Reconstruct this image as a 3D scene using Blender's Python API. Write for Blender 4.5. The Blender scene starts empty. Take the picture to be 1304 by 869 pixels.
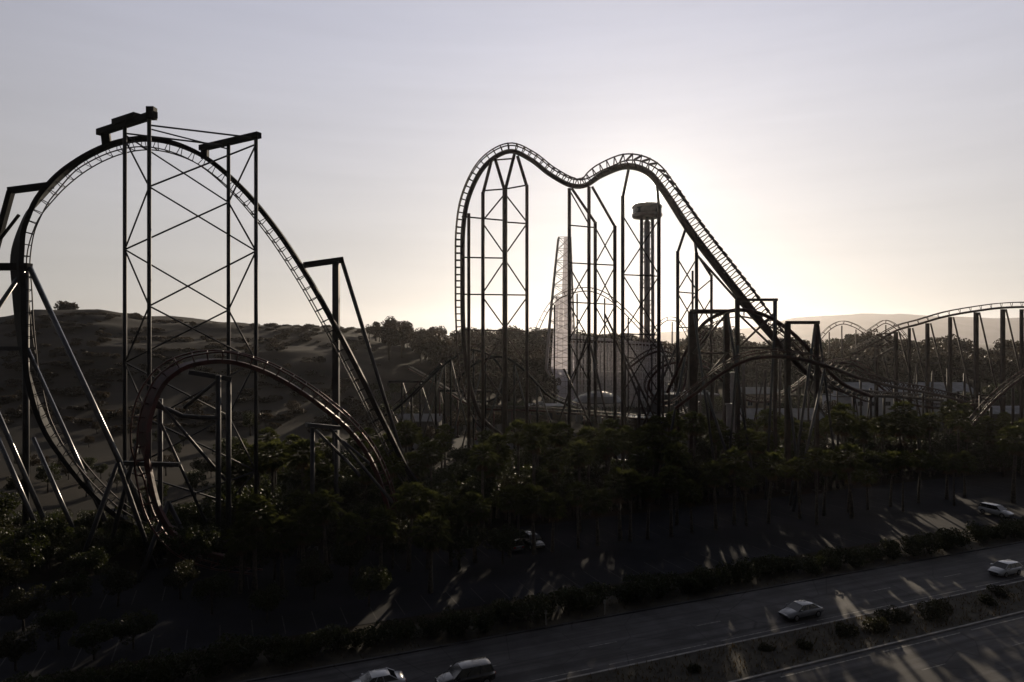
import bpy, math, random
from mathutils import Vector, Matrix, noise
R = math.radians
random.seed(7)
S = bpy.context.scene
COL = S.collection

# ------------------------------------------------------------------ camera
EYE = 28.0            # the drone hovers 28 m above the road
FPX = 870.0           # focal length in pixels of the 1304 px wide photograph
cam_d = bpy.data.cameras.new('camera')
cam = bpy.data.objects.new('camera', cam_d); COL.objects.link(cam)
cam.location = (0, 0, EYE); cam.rotation_euler = (R(90), 0, 0)
cam_d.sensor_width = 36.0; cam_d.lens = 36.0 * FPX / 1304.0
cam_d.clip_start = 0.5; cam_d.clip_end = 40000
S.camera = cam

# ------------------------------------------------------------------ light
SUN_AZ = R(10.9)      # clockwise from +Y
SUN_EL = R(11.8)
sdir = Vector((math.sin(SUN_AZ) * math.cos(SUN_EL), math.cos(SUN_AZ) * math.cos(SUN_EL), math.sin(SUN_EL)))
W = bpy.data.worlds.new('World'); S.world = W; W.use_nodes = True
nt = W.node_tree; nt.nodes.clear()
N = nt.nodes.new; L = nt.links.new
out = N('ShaderNodeOutputWorld'); bg = N('ShaderNodeBackground'); L(bg.outputs[0], out.inputs[0])
sky = N('ShaderNodeTexSky'); sky.sky_type = 'NISHITA'; sky.sun_disc = False
sky.sun_elevation = SUN_EL; sky.sun_rotation = SUN_AZ
sky.altitude = 300; sky.air_density = 1.0; sky.dust_density = 3.0; sky.ozone_density = 1.5
hs = N('ShaderNodeHueSaturation'); hs.inputs['Saturation'].default_value = 0.30; hs.inputs['Value'].default_value = 0.03
L(sky.outputs[0], hs.inputs['Color'])
tc = N('ShaderNodeTexCoord')
def vmath(op, a, b):
    n = N('ShaderNodeVectorMath'); n.operation = op
    L(a, n.inputs[0])
    if isinstance(b, (tuple, list, Vector)): n.inputs[1].default_value = b
    elif b is not None: L(b, n.inputs[1])
    return n
def fmath(op, a, b=None, c=None, clamp=False):
    n = N('ShaderNodeMath'); n.operation = op; n.use_clamp = clamp
    for i, v in enumerate((a, b, c)):
        if v is None: continue
        if isinstance(v, (int, float)): n.inputs[i].default_value = v
        else: L(v, n.inputs[i])
    return n.outputs[0]
vn = vmath('NORMALIZE', tc.outputs['Generated'], None)
dt = vmath('DOT_PRODUCT', vn.outputs[0], tuple(sdir)).outputs['Value']
dpos = fmath('MAXIMUM', dt, 0.0)
def gl(power, col, amt):
    p = fmath('POWER', dpos, power)
    m = vmath('SCALE', rgbn(col), None); L(fmath('MULTIPLY', p, amt), m.inputs['Scale'])
    return m.outputs[0]
def rgbn(c):
    n = N('ShaderNodeCombineXYZ')
    for i in range(3): n.inputs[i].default_value = c[i]
    return n.outputs[0]
# thin high haze: an even pale veil that brightens towards the sun (the aureole)
FRONT = fmath('MULTIPLY_ADD', dt, 0.5, 0.5, clamp=True)
FR2 = fmath('POWER', FRONT, 2.0)
veil = vmath('SCALE', tc.outputs['Generated'], None); sep = N('ShaderNodeSeparateXYZ'); L(vn.outputs[0], sep.inputs[0])
# the clear sky grows darker towards the zenith and away from the sun
ZEN = fmath('SUBTRACT', 1.0, fmath('MULTIPLY', fmath('POWER', fmath('MAXIMUM', sep.outputs[2], 0.0), 2.0), 0.92))
ELV = fmath('MULTIPLY', sep.outputs[2], 2.4, clamp=True)          # cream at the horizon, lilac blue higher up
ta = vmath('SCALE', rgbn((0.96, 0.98, 1.16)), None); L(ELV, ta.inputs['Scale'])
tb_ = vmath('SCALE', rgbn((0.91, 0.87, 0.775)), None); L(fmath('SUBTRACT', 1.0, ELV), tb_.inputs['Scale'])
L(vmath('ADD', ta.outputs[0], tb_.outputs[0]).outputs[0], veil.inputs[0])
L(fmath('MULTIPLY', fmath('MULTIPLY_ADD', FR2, 6.6, 0.20), ZEN), veil.inputs['Scale'])
low = fmath('POWER', fmath('SUBTRACT', 1.0, fmath('ABSOLUTE', sep.outputs[2]), clamp=True), 7.0)
warm = vmath('SCALE', rgbn((1.0, 0.84, 0.52)), None); L(fmath('MULTIPLY', fmath('MULTIPLY', low, FR2), .05), warm.inputs['Scale'])
acc = vmath('ADD', hs.outputs[0], veil.outputs[0]).outputs[0]
acc = vmath('ADD', acc, warm.outputs[0]).outputs[0]
acc = vmath('ADD', acc, gl(3500, (1.0, .93, .72), 10.0)).outputs[0]
acc = vmath('ADD', acc, gl(500, (1.0, .94, .66), 1.6)).outputs[0]
acc = vmath('ADD', acc, gl(12000, (1.0, .95, .85), 120.0)).outputs[0]
# faint uneven bands of thin cloud low in the sky
mpn = N('ShaderNodeMapping'); mpn.inputs['Scale'].default_value = (2.2, 2.2, 26); mpn.inputs['Rotation'].default_value = (0, R(2), 0); L(vn.outputs[0], mpn.inputs['Vector'])
cn = N('ShaderNodeTexNoise'); cn.inputs['Scale'].default_value = 1.3; cn.inputs['Detail'].default_value = 5; cn.inputs['Roughness'].default_value = .55; L(mpn.outputs[0], cn.inputs['Vector'])
cl = vmath('SCALE', acc, None); L(fmath('MULTIPLY_ADD', cn.outputs['Fac'], .16, .92), cl.inputs['Scale']); acc = cl.outputs[0]
L(acc, bg.inputs['Color']); bg.inputs['Strength'].default_value = 0.10

sun_d = bpy.data.lights.new('sun', 'SUN'); sun_d.energy = 4.2; sun_d.angle = R(0.53); sun_d.color = (1.0, 0.83, 0.62)
sun = bpy.data.objects.new('sun', sun_d); COL.objects.link(sun)
sun.rotation_euler = sdir.to_track_quat('Z', 'Y').to_euler(); sun.location = sdir * 200
S.view_settings.view_transform = 'Standard'; S.view_settings.look = 'None'
S.view_settings.exposure = 0.0; S.view_settings.gamma = 1.0; S.view_settings.use_curve_mapping = False
try:
    S.cycles.use_denoising = True; S.cycles.volume_bounces = 1; S.cycles.max_bounces = 8
    S.cycles.transparent_max_bounces = 16; S.cycles.sample_clamp_indirect = 4
except Exception: pass

# ------------------------------------------------------------------ helpers
def P(px, py, d):
    """survey point: photograph pixel + distance in metres -> place in the world"""
    return Vector(((px - 652.0) * d / FPX, d, EYE - (py - 434.5) * d / FPX))
def tag(o, label=None, cat=None, group=None, kind=None):
    if label: o['label'] = label
    if cat: o['category'] = cat
    if group: o['group'] = group
    if kind: o['kind'] = kind
    return o
def empty(name, loc=(0, 0, 0), rz=0.0):
    o = bpy.data.objects.new(name, None); o.location = loc; o.rotation_euler.z = rz
    o.empty_display_size = 0.5; COL.objects.link(o); return o
class MB:
    def __init__(s): s.v = []; s.f = []; s.m = []
    def box(s, c, size, rz=0.0, mi=0):
        c = Vector(c); M = Matrix.Rotation(rz, 3, 'Z'); b = len(s.v)
        for x in (-.5, .5):
            for y in (-.5, .5):
                for z in (-.5, .5): s.v.append(c + M @ Vector((x * size[0], y * size[1], z * size[2])))
        for f in ((0, 1, 3, 2), (4, 6, 7, 5), (0, 4, 5, 1), (2, 3, 7, 6), (0, 2, 6, 4), (1, 5, 7, 3)):
            s.f.append([b + i for i in f]); s.m.append(mi)
        return s
    def tube(s, pts, rad, n=8, square=None, mi=0):
        """round (or square=(half width, half height)) bar along pts; rad may be a list"""
        pts = [Vector(p) for p in pts]; b = len(s.v)
        if square: n = 4
        for i, p in enumerate(pts):
            t = (pts[min(i + 1, len(pts) - 1)] - pts[max(i - 1, 0)]).normalized()
            ref = Vector((0, 0, 1)) if abs(t.z) < 0.95 else Vector((0, 1, 0))
            a = t.cross(ref).normalized(); c = a.cross(t).normalized()
            r = rad[i] if isinstance(rad, (list, tuple)) else rad
            for k in range(n):
                if square:
                    sx, sy = ((1, 1), (-1, 1), (-1, -1), (1, -1))[k]
                    s.v.append(p + a * square[0] * sx + c * square[1] * sy)
                else:
                    an = 2 * math.pi * k / n
                    s.v.append(p + a * r * math.cos(an) + c * r * math.sin(an))
        for i in range(len(pts) - 1):
            for k in range(n):
                k2 = (k + 1) % n
                s.f.append([b + i * n + k, b + i * n + k2, b + (i + 1) * n + k2, b + (i + 1) * n + k]); s.m.append(mi)
        s.f.append([b + k for k in range(n)][::-1]); s.m.append(mi)
        e = b + (len(pts) - 1) * n
        s.f.append([e + k for k in range(n)]); s.m.append(mi)
        return s
    def poly(s, pts, mi=0):
        b = len(s.v); s.v += [Vector(p) for p in pts]; s.f.append(list(range(b, b + len(pts)))); s.m.append(mi); return s
    def mesh(s, name, mats, smooth=False):
        me = bpy.data.meshes.new(name); me.from_pydata([tuple(v) for v in s.v], [], s.f)
        for m in (mats if isinstance(mats, (list, tuple)) else [mats]): me.materials.append(m)
        if any(s.m): me.polygons.foreach_set('material_index', s.m)
        if smooth: me.polygons.foreach_set('use_smooth', [len(f) == 4 for f in s.f])
        me.update(); return me
    def build(s, name, mats, parent=None, smooth=False):
        return link(name, s.mesh(name, mats, smooth), parent)
def link(name, me, parent=None, M=None):
    o = bpy.data.objects.new(name, me); COL.objects.link(o)
    if parent: o.parent = parent
    if M is not None: o.matrix_basis = M
    return o
def kids(o): return [c for c in CH.get(o.name, [])]
CH = {}
def copy_tree(root, loc=None, rz=None, scale=None, label=None):
    r = root.copy(); COL.objects.link(r)
    if loc is not None: r.location = loc
    if rz is not None: r.rotation_euler.z = rz
    if scale is not None: r.scale = scale
    if label: r['label'] = label
    for c in root.children:
        k = c.copy(); COL.objects.link(k); k.parent = r
        for g in c.children:
            q = g.copy(); COL.objects.link(q); q.parent = k
    return r

# ------------------------------------------------------------------ materials
def mat(name, col, rough=0.6, metal=0.0, var=0.35, scale=2.0, col2=None, bump=0.0, spec=0.5, detail=6, coat=0.0):
    m = bpy.data.materials.new(name); m.use_nodes = True; t = m.node_tree
    b = t.nodes['Principled BSDF']
    b.inputs['Roughness'].default_value = rough; b.inputs['Metallic'].default_value = metal
    b.inputs['Specular IOR Level'].default_value = spec; b.inputs['Coat Weight'].default_value = coat
    tcn = t.nodes.new('ShaderNodeTexCoord'); nz = t.nodes.new('ShaderNodeTexNoise')
    nz.inputs['Scale'].default_value = scale; nz.inputs['Detail'].default_value = detail; nz.inputs['Roughness'].default_value = 0.6
    t.links.new(tcn.outputs['Object'], nz.inputs['Vector'])
    rp = t.nodes.new('ShaderNodeValToRGB'); rp.color_ramp.elements[0].position = 0.40; rp.color_ramp.elements[1].position = 0.62
    c2 = col2 or tuple(min(1, c * (1 + var)) for c in col); c1 = tuple(c * (1 - var) for c in col) if not col2 else col
    rp.color_ramp.elements[0].color = (*c1, 1); rp.color_ramp.elements[1].color = (*c2, 1)
    t.links.new(nz.outputs['Fac'], rp.inputs['Fac']); t.links.new(rp.outputs['Color'], b.inputs['Base Color'])
    if bump:
        bp = t.nodes.new('ShaderNodeBump'); bp.inputs['Strength'].default_value = bump; bp.inputs['Distance'].default_value = 0.05
        t.links.new(nz.outputs['Fac'], bp.inputs['Height']); t.links.new(bp.outputs['Normal'], b.inputs['Normal'])
    return m
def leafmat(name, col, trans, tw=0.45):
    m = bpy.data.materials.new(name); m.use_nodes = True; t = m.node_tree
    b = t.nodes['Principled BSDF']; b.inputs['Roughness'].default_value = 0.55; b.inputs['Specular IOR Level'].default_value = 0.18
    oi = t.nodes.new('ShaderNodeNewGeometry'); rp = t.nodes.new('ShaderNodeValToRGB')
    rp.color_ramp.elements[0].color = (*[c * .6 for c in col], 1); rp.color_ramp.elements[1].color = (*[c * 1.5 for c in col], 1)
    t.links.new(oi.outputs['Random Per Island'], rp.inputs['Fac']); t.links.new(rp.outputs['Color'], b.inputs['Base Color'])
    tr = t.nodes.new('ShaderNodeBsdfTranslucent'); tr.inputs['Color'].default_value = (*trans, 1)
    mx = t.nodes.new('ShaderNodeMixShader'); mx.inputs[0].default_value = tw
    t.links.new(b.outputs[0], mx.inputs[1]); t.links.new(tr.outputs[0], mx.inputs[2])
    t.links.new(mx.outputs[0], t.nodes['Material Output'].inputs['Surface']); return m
M = {}
M['steel'] = mat('dark_blue_grey_painted_steel', (.014, .015, .020), .58, 0, .4, .8)
M['spine'] = mat('black_painted_steel', (.008, .008, .010), .72, 0, .4, .8, spec=.12)
M['red'] = mat('dark_red_painted_steel', (.050, .006, .006), .55, 0, .4, .9)
M['redrail'] = mat('red_running_rail', (.06, .016, .014), .4, .3, .4, 2.0)
M['gloss'] = mat('glossy_blue_grey_leg_paint', (.05, .052, .06), .26, 0, .3, .8, spec=.7)
M['rail'] = mat('worn_running_rail', (.07, .06, .06), .6, .3, .4, 2.0)
M['brown'] = mat('weathered_brown_steel', (.030, .018, .016), .6, 0, .4, .7, spec=.25)
M['maroon'] = mat('maroon_painted_steel', (.040, .012, .010), .6, 0, .4, .7, spec=.25)
M['white_steel'] = mat('pale_painted_steel', (.42, .40, .42), .5, 0, .18, .6)
M['timber'] = mat('pale_painted_timber', (.62, .60, .62), .75, 0, .3, 1.2)
M['fabric'] = leafmat('white_mesh_fabric', (.56, .54, .60), (.75, .72, .78), .4)
M['tower'] = mat('grey_tower_steel', (.30, .26, .24), .5, 0, .25, .5)
M['asphalt'] = mat('road_asphalt', (.048, .047, .050), .85, 0, .25, .35, bump=.25, spec=.25)
def roadmat(name):
    m = mat(name, (.043, .042, .046), .8, 0, .3, .35, bump=.25, spec=.3); t = m.node_tree; b = t.nodes['Principled BSDF']
    old = b.inputs['Base Color'].links[0].from_socket
    mp = t.nodes.new('ShaderNodeMapping'); mp.vector_type = 'TEXTURE'; mp.inputs['Rotation'].default_value = (0, 0, math.atan2(.3872, .9220)); mp.inputs['Scale'].default_value = (38, 1.0, 1)
    tcn = t.nodes.new('ShaderNodeTexCoord'); t.links.new(tcn.outputs['Object'], mp.inputs['Vector'])
    nz = t.nodes.new('ShaderNodeTexNoise'); nz.inputs['Scale'].default_value = 1.1; nz.inputs['Detail'].default_value = 5; t.links.new(mp.outputs[0], nz.inputs['Vector'])
    r2 = t.nodes.new('ShaderNodeValToRGB'); r2.color_ramp.elements[0].position = .38; r2.color_ramp.elements[1].position = .62
    r2.color_ramp.elements[0].color = (.5, .5, .5, 1); r2.color_ramp.elements[1].color = (1.35, 1.33, 1.3, 1); t.links.new(nz.outputs['Fac'], r2.inputs['Fac'])
    vo = t.nodes.new('ShaderNodeTexVoronoi'); vo.feature = 'DISTANCE_TO_EDGE'; vo.inputs['Scale'].default_value = .16; t.links.new(tcn.outputs['Object'], vo.inputs['Vector'])
    r3 = t.nodes.new('ShaderNodeValToRGB'); r3.color_ramp.elements[0].color = (.35, .35, .35, 1); r3.color_ramp.elements[1].position = .012; t.links.new(vo.outputs['Distance'], r3.inputs['Fac'])
    def mul(a, c):
        x = t.nodes.new('ShaderNodeMix'); x.data_type = 'RGBA'; x.blend_type = 'MULTIPLY'; x.inputs[0].default_value = 1
        t.links.new(a, x.inputs[6]); t.links.new(c, x.inputs[7]); return x.outputs[2]
    t.links.new(mul(mul(old, r2.outputs[0]), r3.outputs[0]), b.inputs['Base Color']); return m
M['road'] = roadmat('worn_road_asphalt')
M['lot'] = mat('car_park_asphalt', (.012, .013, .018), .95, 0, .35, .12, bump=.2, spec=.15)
M['kerb'] = mat('kerb_concrete', (.22, .21, .20), .85, 0, .25, .8)
M['paint'] = mat('road_paint', (.13, .128, .12), .7, 0, .5, 3.0)
M['soil'] = mat('median_soil', (.026, .022, .014), .95, 0, .5, .5, bump=.5)
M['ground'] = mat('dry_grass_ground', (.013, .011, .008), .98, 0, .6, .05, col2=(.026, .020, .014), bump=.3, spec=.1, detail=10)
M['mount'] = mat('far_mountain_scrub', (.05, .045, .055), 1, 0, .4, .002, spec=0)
M['bark'] = mat('bark', (.045, .035, .028), .95, 0, .4, 3.0, bump=.5)
M['palmbark'] = mat('palm_bark', (.07, .058, .048), .95, 0, .4, 3.0, bump=.5)
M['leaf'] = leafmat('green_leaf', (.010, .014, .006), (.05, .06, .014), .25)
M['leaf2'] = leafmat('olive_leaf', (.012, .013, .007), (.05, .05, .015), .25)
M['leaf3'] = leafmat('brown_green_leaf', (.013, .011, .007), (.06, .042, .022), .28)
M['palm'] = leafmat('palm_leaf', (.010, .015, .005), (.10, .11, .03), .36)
M['deadpalm'] = leafmat('dead_palm_leaf', (.06, .045, .028), (.10, .07, .03), .3)
M['glass'] = mat('dark_car_glass', (.012, .013, .015), .06, 0, .1, 1, spec=.8)
M['tyre'] = mat('tyre_rubber', (.015, .015, .015), .9, 0, .2, 5)
M['rim'] = mat('alloy_rim', (.35, .35, .36), .3, .9, .1, 5)
M['chrome'] = mat('lamp_lens', (.45, .45, .46), .12, .3, .1, 5)
M['tail'] = mat('red_tail_lamp', (.20, .01, .01), .2, 0, .1, 5)
M['plastic'] = mat('black_plastic', (.015, .015, .016), .6, 0, .2, 5)
for n, c in (('white', (.38, .39, .41)), ('silver', (.16, .165, .18)), ('black', (.012, .012, .014)), ('blue', (.02, .035, .09)), ('grey', (.10, .10, .11)), ('darkred', (.11, .012, .012))):
    M['car_' + n] = mat('car_paint_' + n, c, .25, .0, .05, 1, coat=.8)
M['wallp'] = mat('pale_render_wall', (.30, .30, .31), .85, 0, .2, .3)
M['wallw'] = mat('white_painted_wall', (.66, .68, .72), .8, 0, .12, .3)
M['walld'] = mat('dark_render_wall', (.06, .058, .06), .85, 0, .3, .3)
M['wallb'] = mat('buff_render_wall', (.17, .14, .11), .85, 0, .3, .3)
M['roofd'] = mat('dark_metal_roof', (.035, .036, .04), .5, 0, .3, .4)
M['roofp'] = mat('pale_metal_roof', (.22, .23, .25), .75, 0, .2, .4)
M['winglass'] = mat('window_glass', (.02, .024, .03), .1, 0, .1, .4, spec=.7)

# ------------------------------------------------------------------ terrain
def interp(x, tb):
    if x <= tb[0][0]: return tb[0][1]
    for (a, b), (c, d) in zip(tb, tb[1:]):
        if x <= c: return b + (d - b) * (x - a) / (c - a)
    return tb[-1][1]
RIDGE = [(-900, 30), (-500, 38), (-337, 42), (-316, 47), (-272, 47.5), (-234, 40.5), (-187, 39), (-166, 36.8), (-115, 35.5), (-94, 33), (-50, 25), (0, 21), (300, 19), (900, 18)]
START = [(-900, 135), (-120, 140), (-60, 190), (-20, 310), (900, 320)]
def sm(t): t = max(0., min(1., t)); return t * t * (3 - 2 * t)
def hz(x, y):
    y0 = interp(x * 450 / max(y, 120), START); zr = interp(x * 450 / max(y, 300) if y < 450 else x, RIDGE)
    s = sm((y - y0) / (450 - y0)); z = zr * s
    if s > 0:
        n = noise.fractal(Vector((x * .011, y * .011, 0)), 1, 2, 5)
        z += s * (1 - .35 * s) * (6.5 * n + 1.5 * noise.fractal(Vector((x * .035, y * .05, 4)), 1, 2, 4)) * (1 if y < 600 else .3)
    if y > 520: z = z * (1 - .75 * sm((y - 520) / 900)) 
    return z
def axis(lo, hi, steps):
    a = [lo]
    for lim, st in steps:
        while a[-1] < lim - 1e-6: a.append(min(lim, a[-1] + st))
    while a[-1] < hi: a.append(min(hi, a[-1] + 1500))
    return a
xs = axis(-9000, 9000, ((-900, 900), (-400, 20), (420, 5), (900, 25)))
ys = axis(-300, 9500, ((120, 60), (500, 5), (1000, 25), (2000, 200)))
gv = [(x, y, hz(x, y)) for y in ys for x in xs]; nx = len(xs)
gf = [(j * nx + i, j * nx + i + 1, (j + 1) * nx + i + 1, (j + 1) * nx + i) for j in range(len(ys) - 1) for i in range(nx - 1)]
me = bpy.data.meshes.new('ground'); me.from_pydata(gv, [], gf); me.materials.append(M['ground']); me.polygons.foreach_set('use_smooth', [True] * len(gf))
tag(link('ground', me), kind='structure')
# far mountains, 8 km away
prof = [(-7600, 60), (-4000, 70), (-1500, 120), (0, 60), (1500, 120), (2800, 180), (3300, 300), (3700, 330), (4150, 350), (4600, 335), (5200, 310), (6000, 320), (7500, 240), (8600, 120)]
mv = []; mf = []; cols_ = 260
for j, (yy, k) in enumerate(((6500, 0.0), (7100, .35), (7600, .7), (8000, 1.0), (8300, .8), (8900, 0))):
    for i in range(cols_):
        x = -7600 + 16200 * i / (cols_ - 1)
        z = interp(x, prof) * (1 + .10 * noise.fractal(Vector((x * .0012, yy * .0012, 3)), 1, 2, 6) / 1.0)
        z2 = z * k * (1 + .25 * noise.fractal(Vector((x * .002, yy * .002, 9)), 1, 2, 5) * (0 if k in (0, 1) else 1))
        mv.append((x, yy, max(-1, z2)))
for j in range(5):
    for i in range(cols_ - 1):
        a = j * cols_ + i; mf.append((a, a + 1, a + cols_ + 1, a + cols_))
me = bpy.data.meshes.new('mountains'); me.from_pydata(mv, [], mf); me.materials.append(M['mount']); me.polygons.foreach_set('use_smooth', [True] * len(mf))
tag(link('mountains', me), kind='structure')

# ------------------------------------------------------------------ roads (direction U, both carriageways)
U = Vector((0.9220, 0.3872, 0)); NV = Vector((-0.3872, 0.9220, 0)); ANG = math.atan2(U.y, U.x)
O0 = Vector((8.7, 58.3, 0))                       # a point on the median's far kerb
def rp(s, t, z=0.0): p = O0 + U * s + NV * t; return Vector((p.x, p.y, z))
def strip(name, t0, t1, z, m, s0=-260, s1=900, n=60):
    b = MB()
    for i in range(n):
        a, c = s0 + (s1 - s0) * i / n, s0 + (s1 - s0) * (i + 1) / n
        b.poly([rp(a, t0, z), rp(c, t0, z), rp(c, t1, z), rp(a, t1, z)])
    return tag(b.build(name, m), kind='structure')
strip('road', 0.0, 9.6, .03, M['road'])
strip('road', -21.5, -5.95, .03, M['road'])
def kerb(t, wide=.22, high=.14, m='kerb'):
    b = MB()
    for s0, s1 in [(-260 + 10 * i, -250.03 + 10 * i) for i in range(100)]:
        for (a, c) in ((s0, s1),):
            p0, p1 = rp(a, t), rp(c, t); mid = (p0 + p1) / 2
            b.box((mid.x, mid.y, high / 2 + .0), ((p1 - p0).length, wide, high), ANG)
    return tag(b.build('kerb', M[m]), kind='structure')
kerb(-.12); kerb(-5.83); kerb(9.75, m='road'); kerb(-21.7)
b = MB(); 
for i in range(58):
    a, c = -260 + 20 * i, -240 + 20 * i
    b.poly([rp(a, -.24, .12), rp(c, -.24, .12), rp(c, -5.7, .12), rp(a, -5.7, .12)][::-1])
tag(b.build('median_strip', M['soil']), kind='structure')
strip('verge', 9.88, 15.5, .06, M['soil'])
# paint: edge line by the median, dashes between the lanes, edge line at the verge
b = MB()
for t in (.75, -6.7):
    for i in range(90):
        a = -240 + 12 * i; b.poly([rp(a, t, .034), rp(a + 10.4, t, .034), rp(a + 10.4, t + .15, .034), rp(a, t + .15, .034)])
tag(b.build('edge_line_marking', M['paint']), kind='structure')
b = MB()
for t in (4.4, -10.4, -14.1):
    for i in range(90):
        a = -240 + 12 * i; b.poly([rp(a, t, .034), rp(a + 3.0, t, .034), rp(a + 3.0, t + .13, .034), rp(a, t + .13, .034)])
tag(b.build('lane_marking', M['paint']), kind='structure')
# car parks behind the verge
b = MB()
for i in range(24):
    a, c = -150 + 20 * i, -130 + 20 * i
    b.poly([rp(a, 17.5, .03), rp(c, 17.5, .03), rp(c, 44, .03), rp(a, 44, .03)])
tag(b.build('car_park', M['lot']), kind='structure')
b = MB()
for i in range(150):
    a = -150 + 2.9 * i
    for t0 in (18.2, 32.0): b.poly([rp(a, t0, .034), rp(a + .1, t0, .034), rp(a + .1, t0 + 4.6, .034), rp(a, t0 + 4.6, .034)])
tag(b.build('bay_marking', mat('faded_bay_paint', (.024, .025, .028), .9, 0, .5, 1.0)), kind='structure')
# park paths between the rides
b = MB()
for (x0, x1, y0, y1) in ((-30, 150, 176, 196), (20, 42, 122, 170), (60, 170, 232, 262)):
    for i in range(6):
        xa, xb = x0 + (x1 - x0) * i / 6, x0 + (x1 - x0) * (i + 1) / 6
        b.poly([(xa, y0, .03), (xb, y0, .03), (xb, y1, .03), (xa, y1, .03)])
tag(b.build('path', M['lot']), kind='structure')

# ------------------------------------------------------------------ coaster kit
def catmull(pts, step):
    """pts: (Vector, roll, h) -> dense list"""
    out_ = []; n = len(pts)
    for i in range(n - 1):
        p0, p1, p2, p3 = (pts[max(i - 1, 0)], pts[i], pts[i + 1], pts[min(i + 2, n - 1)])
        k = max(2, int((p2[0] - p1[0]).length / step))
        for j in range(k):
            t = j / k
            def cr(a, b_, c, d): return .5 * ((2 * b_) + (c - a) * t + (2 * a - 5 * b_ + 4 * c - d) * t * t + (3 * b_ - a - 3 * c + d) * t ** 3)
            out_.append((cr(p0[0], p1[0], p2[0], p3[0]), p1[1] + (p2[1] - p1[1]) * sm(t), p1[2] + (p2[2] - p1[2]) * t))
    out_.append(pts[-1]); return out_
def frames(path, side):
    fr = []
    for i, (p, roll, h) in enumerate(path):
        t = (path[min(i + 1, len(path) - 1)][0] - path[max(i - 1, 0)][0]).normalized()
        up = Vector((-t.z, 0, t.x)); 
        if up.length < .12: up = Vector((0, 0, 1))
        up = (up - t * up.dot(t)).normalized() * side
        if roll: up = Matrix.Rotation(R(roll), 3, t) @ up
        fr.append((p, t, up, t.cross(up).normalized(), h))
    return fr
def track(parent, ctrl, side=1, spine_r=.42, gauge=.75, rail_r=.10, pitch=1.5, spine_m='spine', rail_m='rail', flat=None, tie_r=.07, h=1.2, spine_twin=None):
    pts = [(P(c[0], c[1], c[2]), c[3] if len(c) > 3 else 0, c[4] if len(c) > 4 else h) for c in ctrl]
    fr = frames(catmull(pts, .8), side)
    def sweep(offs, r, n=8, sect=None):
        b_ = MB(); vs = []
        for (p, t, up, lat, hh) in fr:
            c = p + lat * (offs[0] * hh / h) + up * (offs[1] * hh)
            if sect:
                sw = sect[0] + sect[2] * getattr(sweep, 'rolls')[len(vs)] / 50.0
                ring = [c + lat * sx * sw + up * sy * sect[1] for sx, sy in ((1, 1), (-1, 1), (-1, -1), (1, -1))]
            else: ring = [c + (lat * math.cos(2 * math.pi * k / n) + up * math.sin(2 * math.pi * k / n)) * (r * (hh / h) ** .8 if offs == (0, 0) else r) for k in range(n)]
            vs.append(ring)
        m = len(vs[0])
        for ring in vs: b_.v += ring
        for i in range(len(vs) - 1):
            for k in range(m):
                k2 = (k + 1) % m
                b_.f.append([i * m + k, i * m + k2, (i + 1) * m + k2, (i + 1) * m + k]); b_.m.append(0)
        b_.f.append(list(range(m))); b_.m.append(0); b_.f.append([(len(vs) - 1) * m + k for k in range(m)][::-1]); b_.m.append(0)
        return b_
    sweep.rolls = [abs(q[1]) for q in catmull(pts, .8)]
    sp = sweep((0, 0), spine_r, 8, flat).build('track_spine', M[spine_m], parent, smooth=not flat)
    for sx in (-1, 1): sweep((sx * gauge, 1), rail_r, 6).build('rail', M[rail_m], sp, smooth=True)
    # cross ties: one shared mesh, placed along the path
    tb = MB(); fw = flat[0] * .75 if flat else spine_r * .6
    tb.tube([(-gauge, 0, 1), (gauge, 0, 1)], tie_r, 4)
    for sx in (-1, 1): tb.tube([(sx * gauge, 0, 1), (sx * fw, 0, .12)], tie_r, 4)
    tme = tb.mesh('tie', M[spine_m])
    acc_ = 0; last = fr[0][0]; n = 0
    for (p, t, up, lat, hh) in fr:
        acc_ += (p - last).length; last = p
        if acc_ >= pitch and n < 290:
            acc_ = 0; n += 1
            m4 = Matrix((lat.to_4d(), t.to_4d(), up.to_4d(), (0, 0, 0, 1))).transposed()
            for c in range(3): m4[3][c] = 0
            m4[3][3] = 1
            for r_ in range(3): m4[r_][3] = p[r_]
            m4 = m4 @ Matrix.Diagonal((hh / h, 1, hh, 1))
            link('tie', tme, sp, m4)
    return sp, fr
def bar(parent, name, a, b_, r, m, n=8, square=None):
    return MB().tube([a, b_], r, n, square).build(name, M[m], parent, smooth=not square)
def bend(parent, name, pts, r, m, n=8, square=None):
    return MB().tube(pts, r, n, square).build(name, M[m], parent, smooth=not square)
def footed(parent, px, py, d, r, m, name='column', base=0.0, square=None):
    top = P(px, py, d); bot = Vector((top.x, top.y, base))
    o = MB().tube([bot, top], r, 10, square)
    if base < 40: o.box((top.x, top.y, base + .25), (r * 4, r * 4, .5))
    return o.build(name, M[m], parent, smooth=not square)

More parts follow.
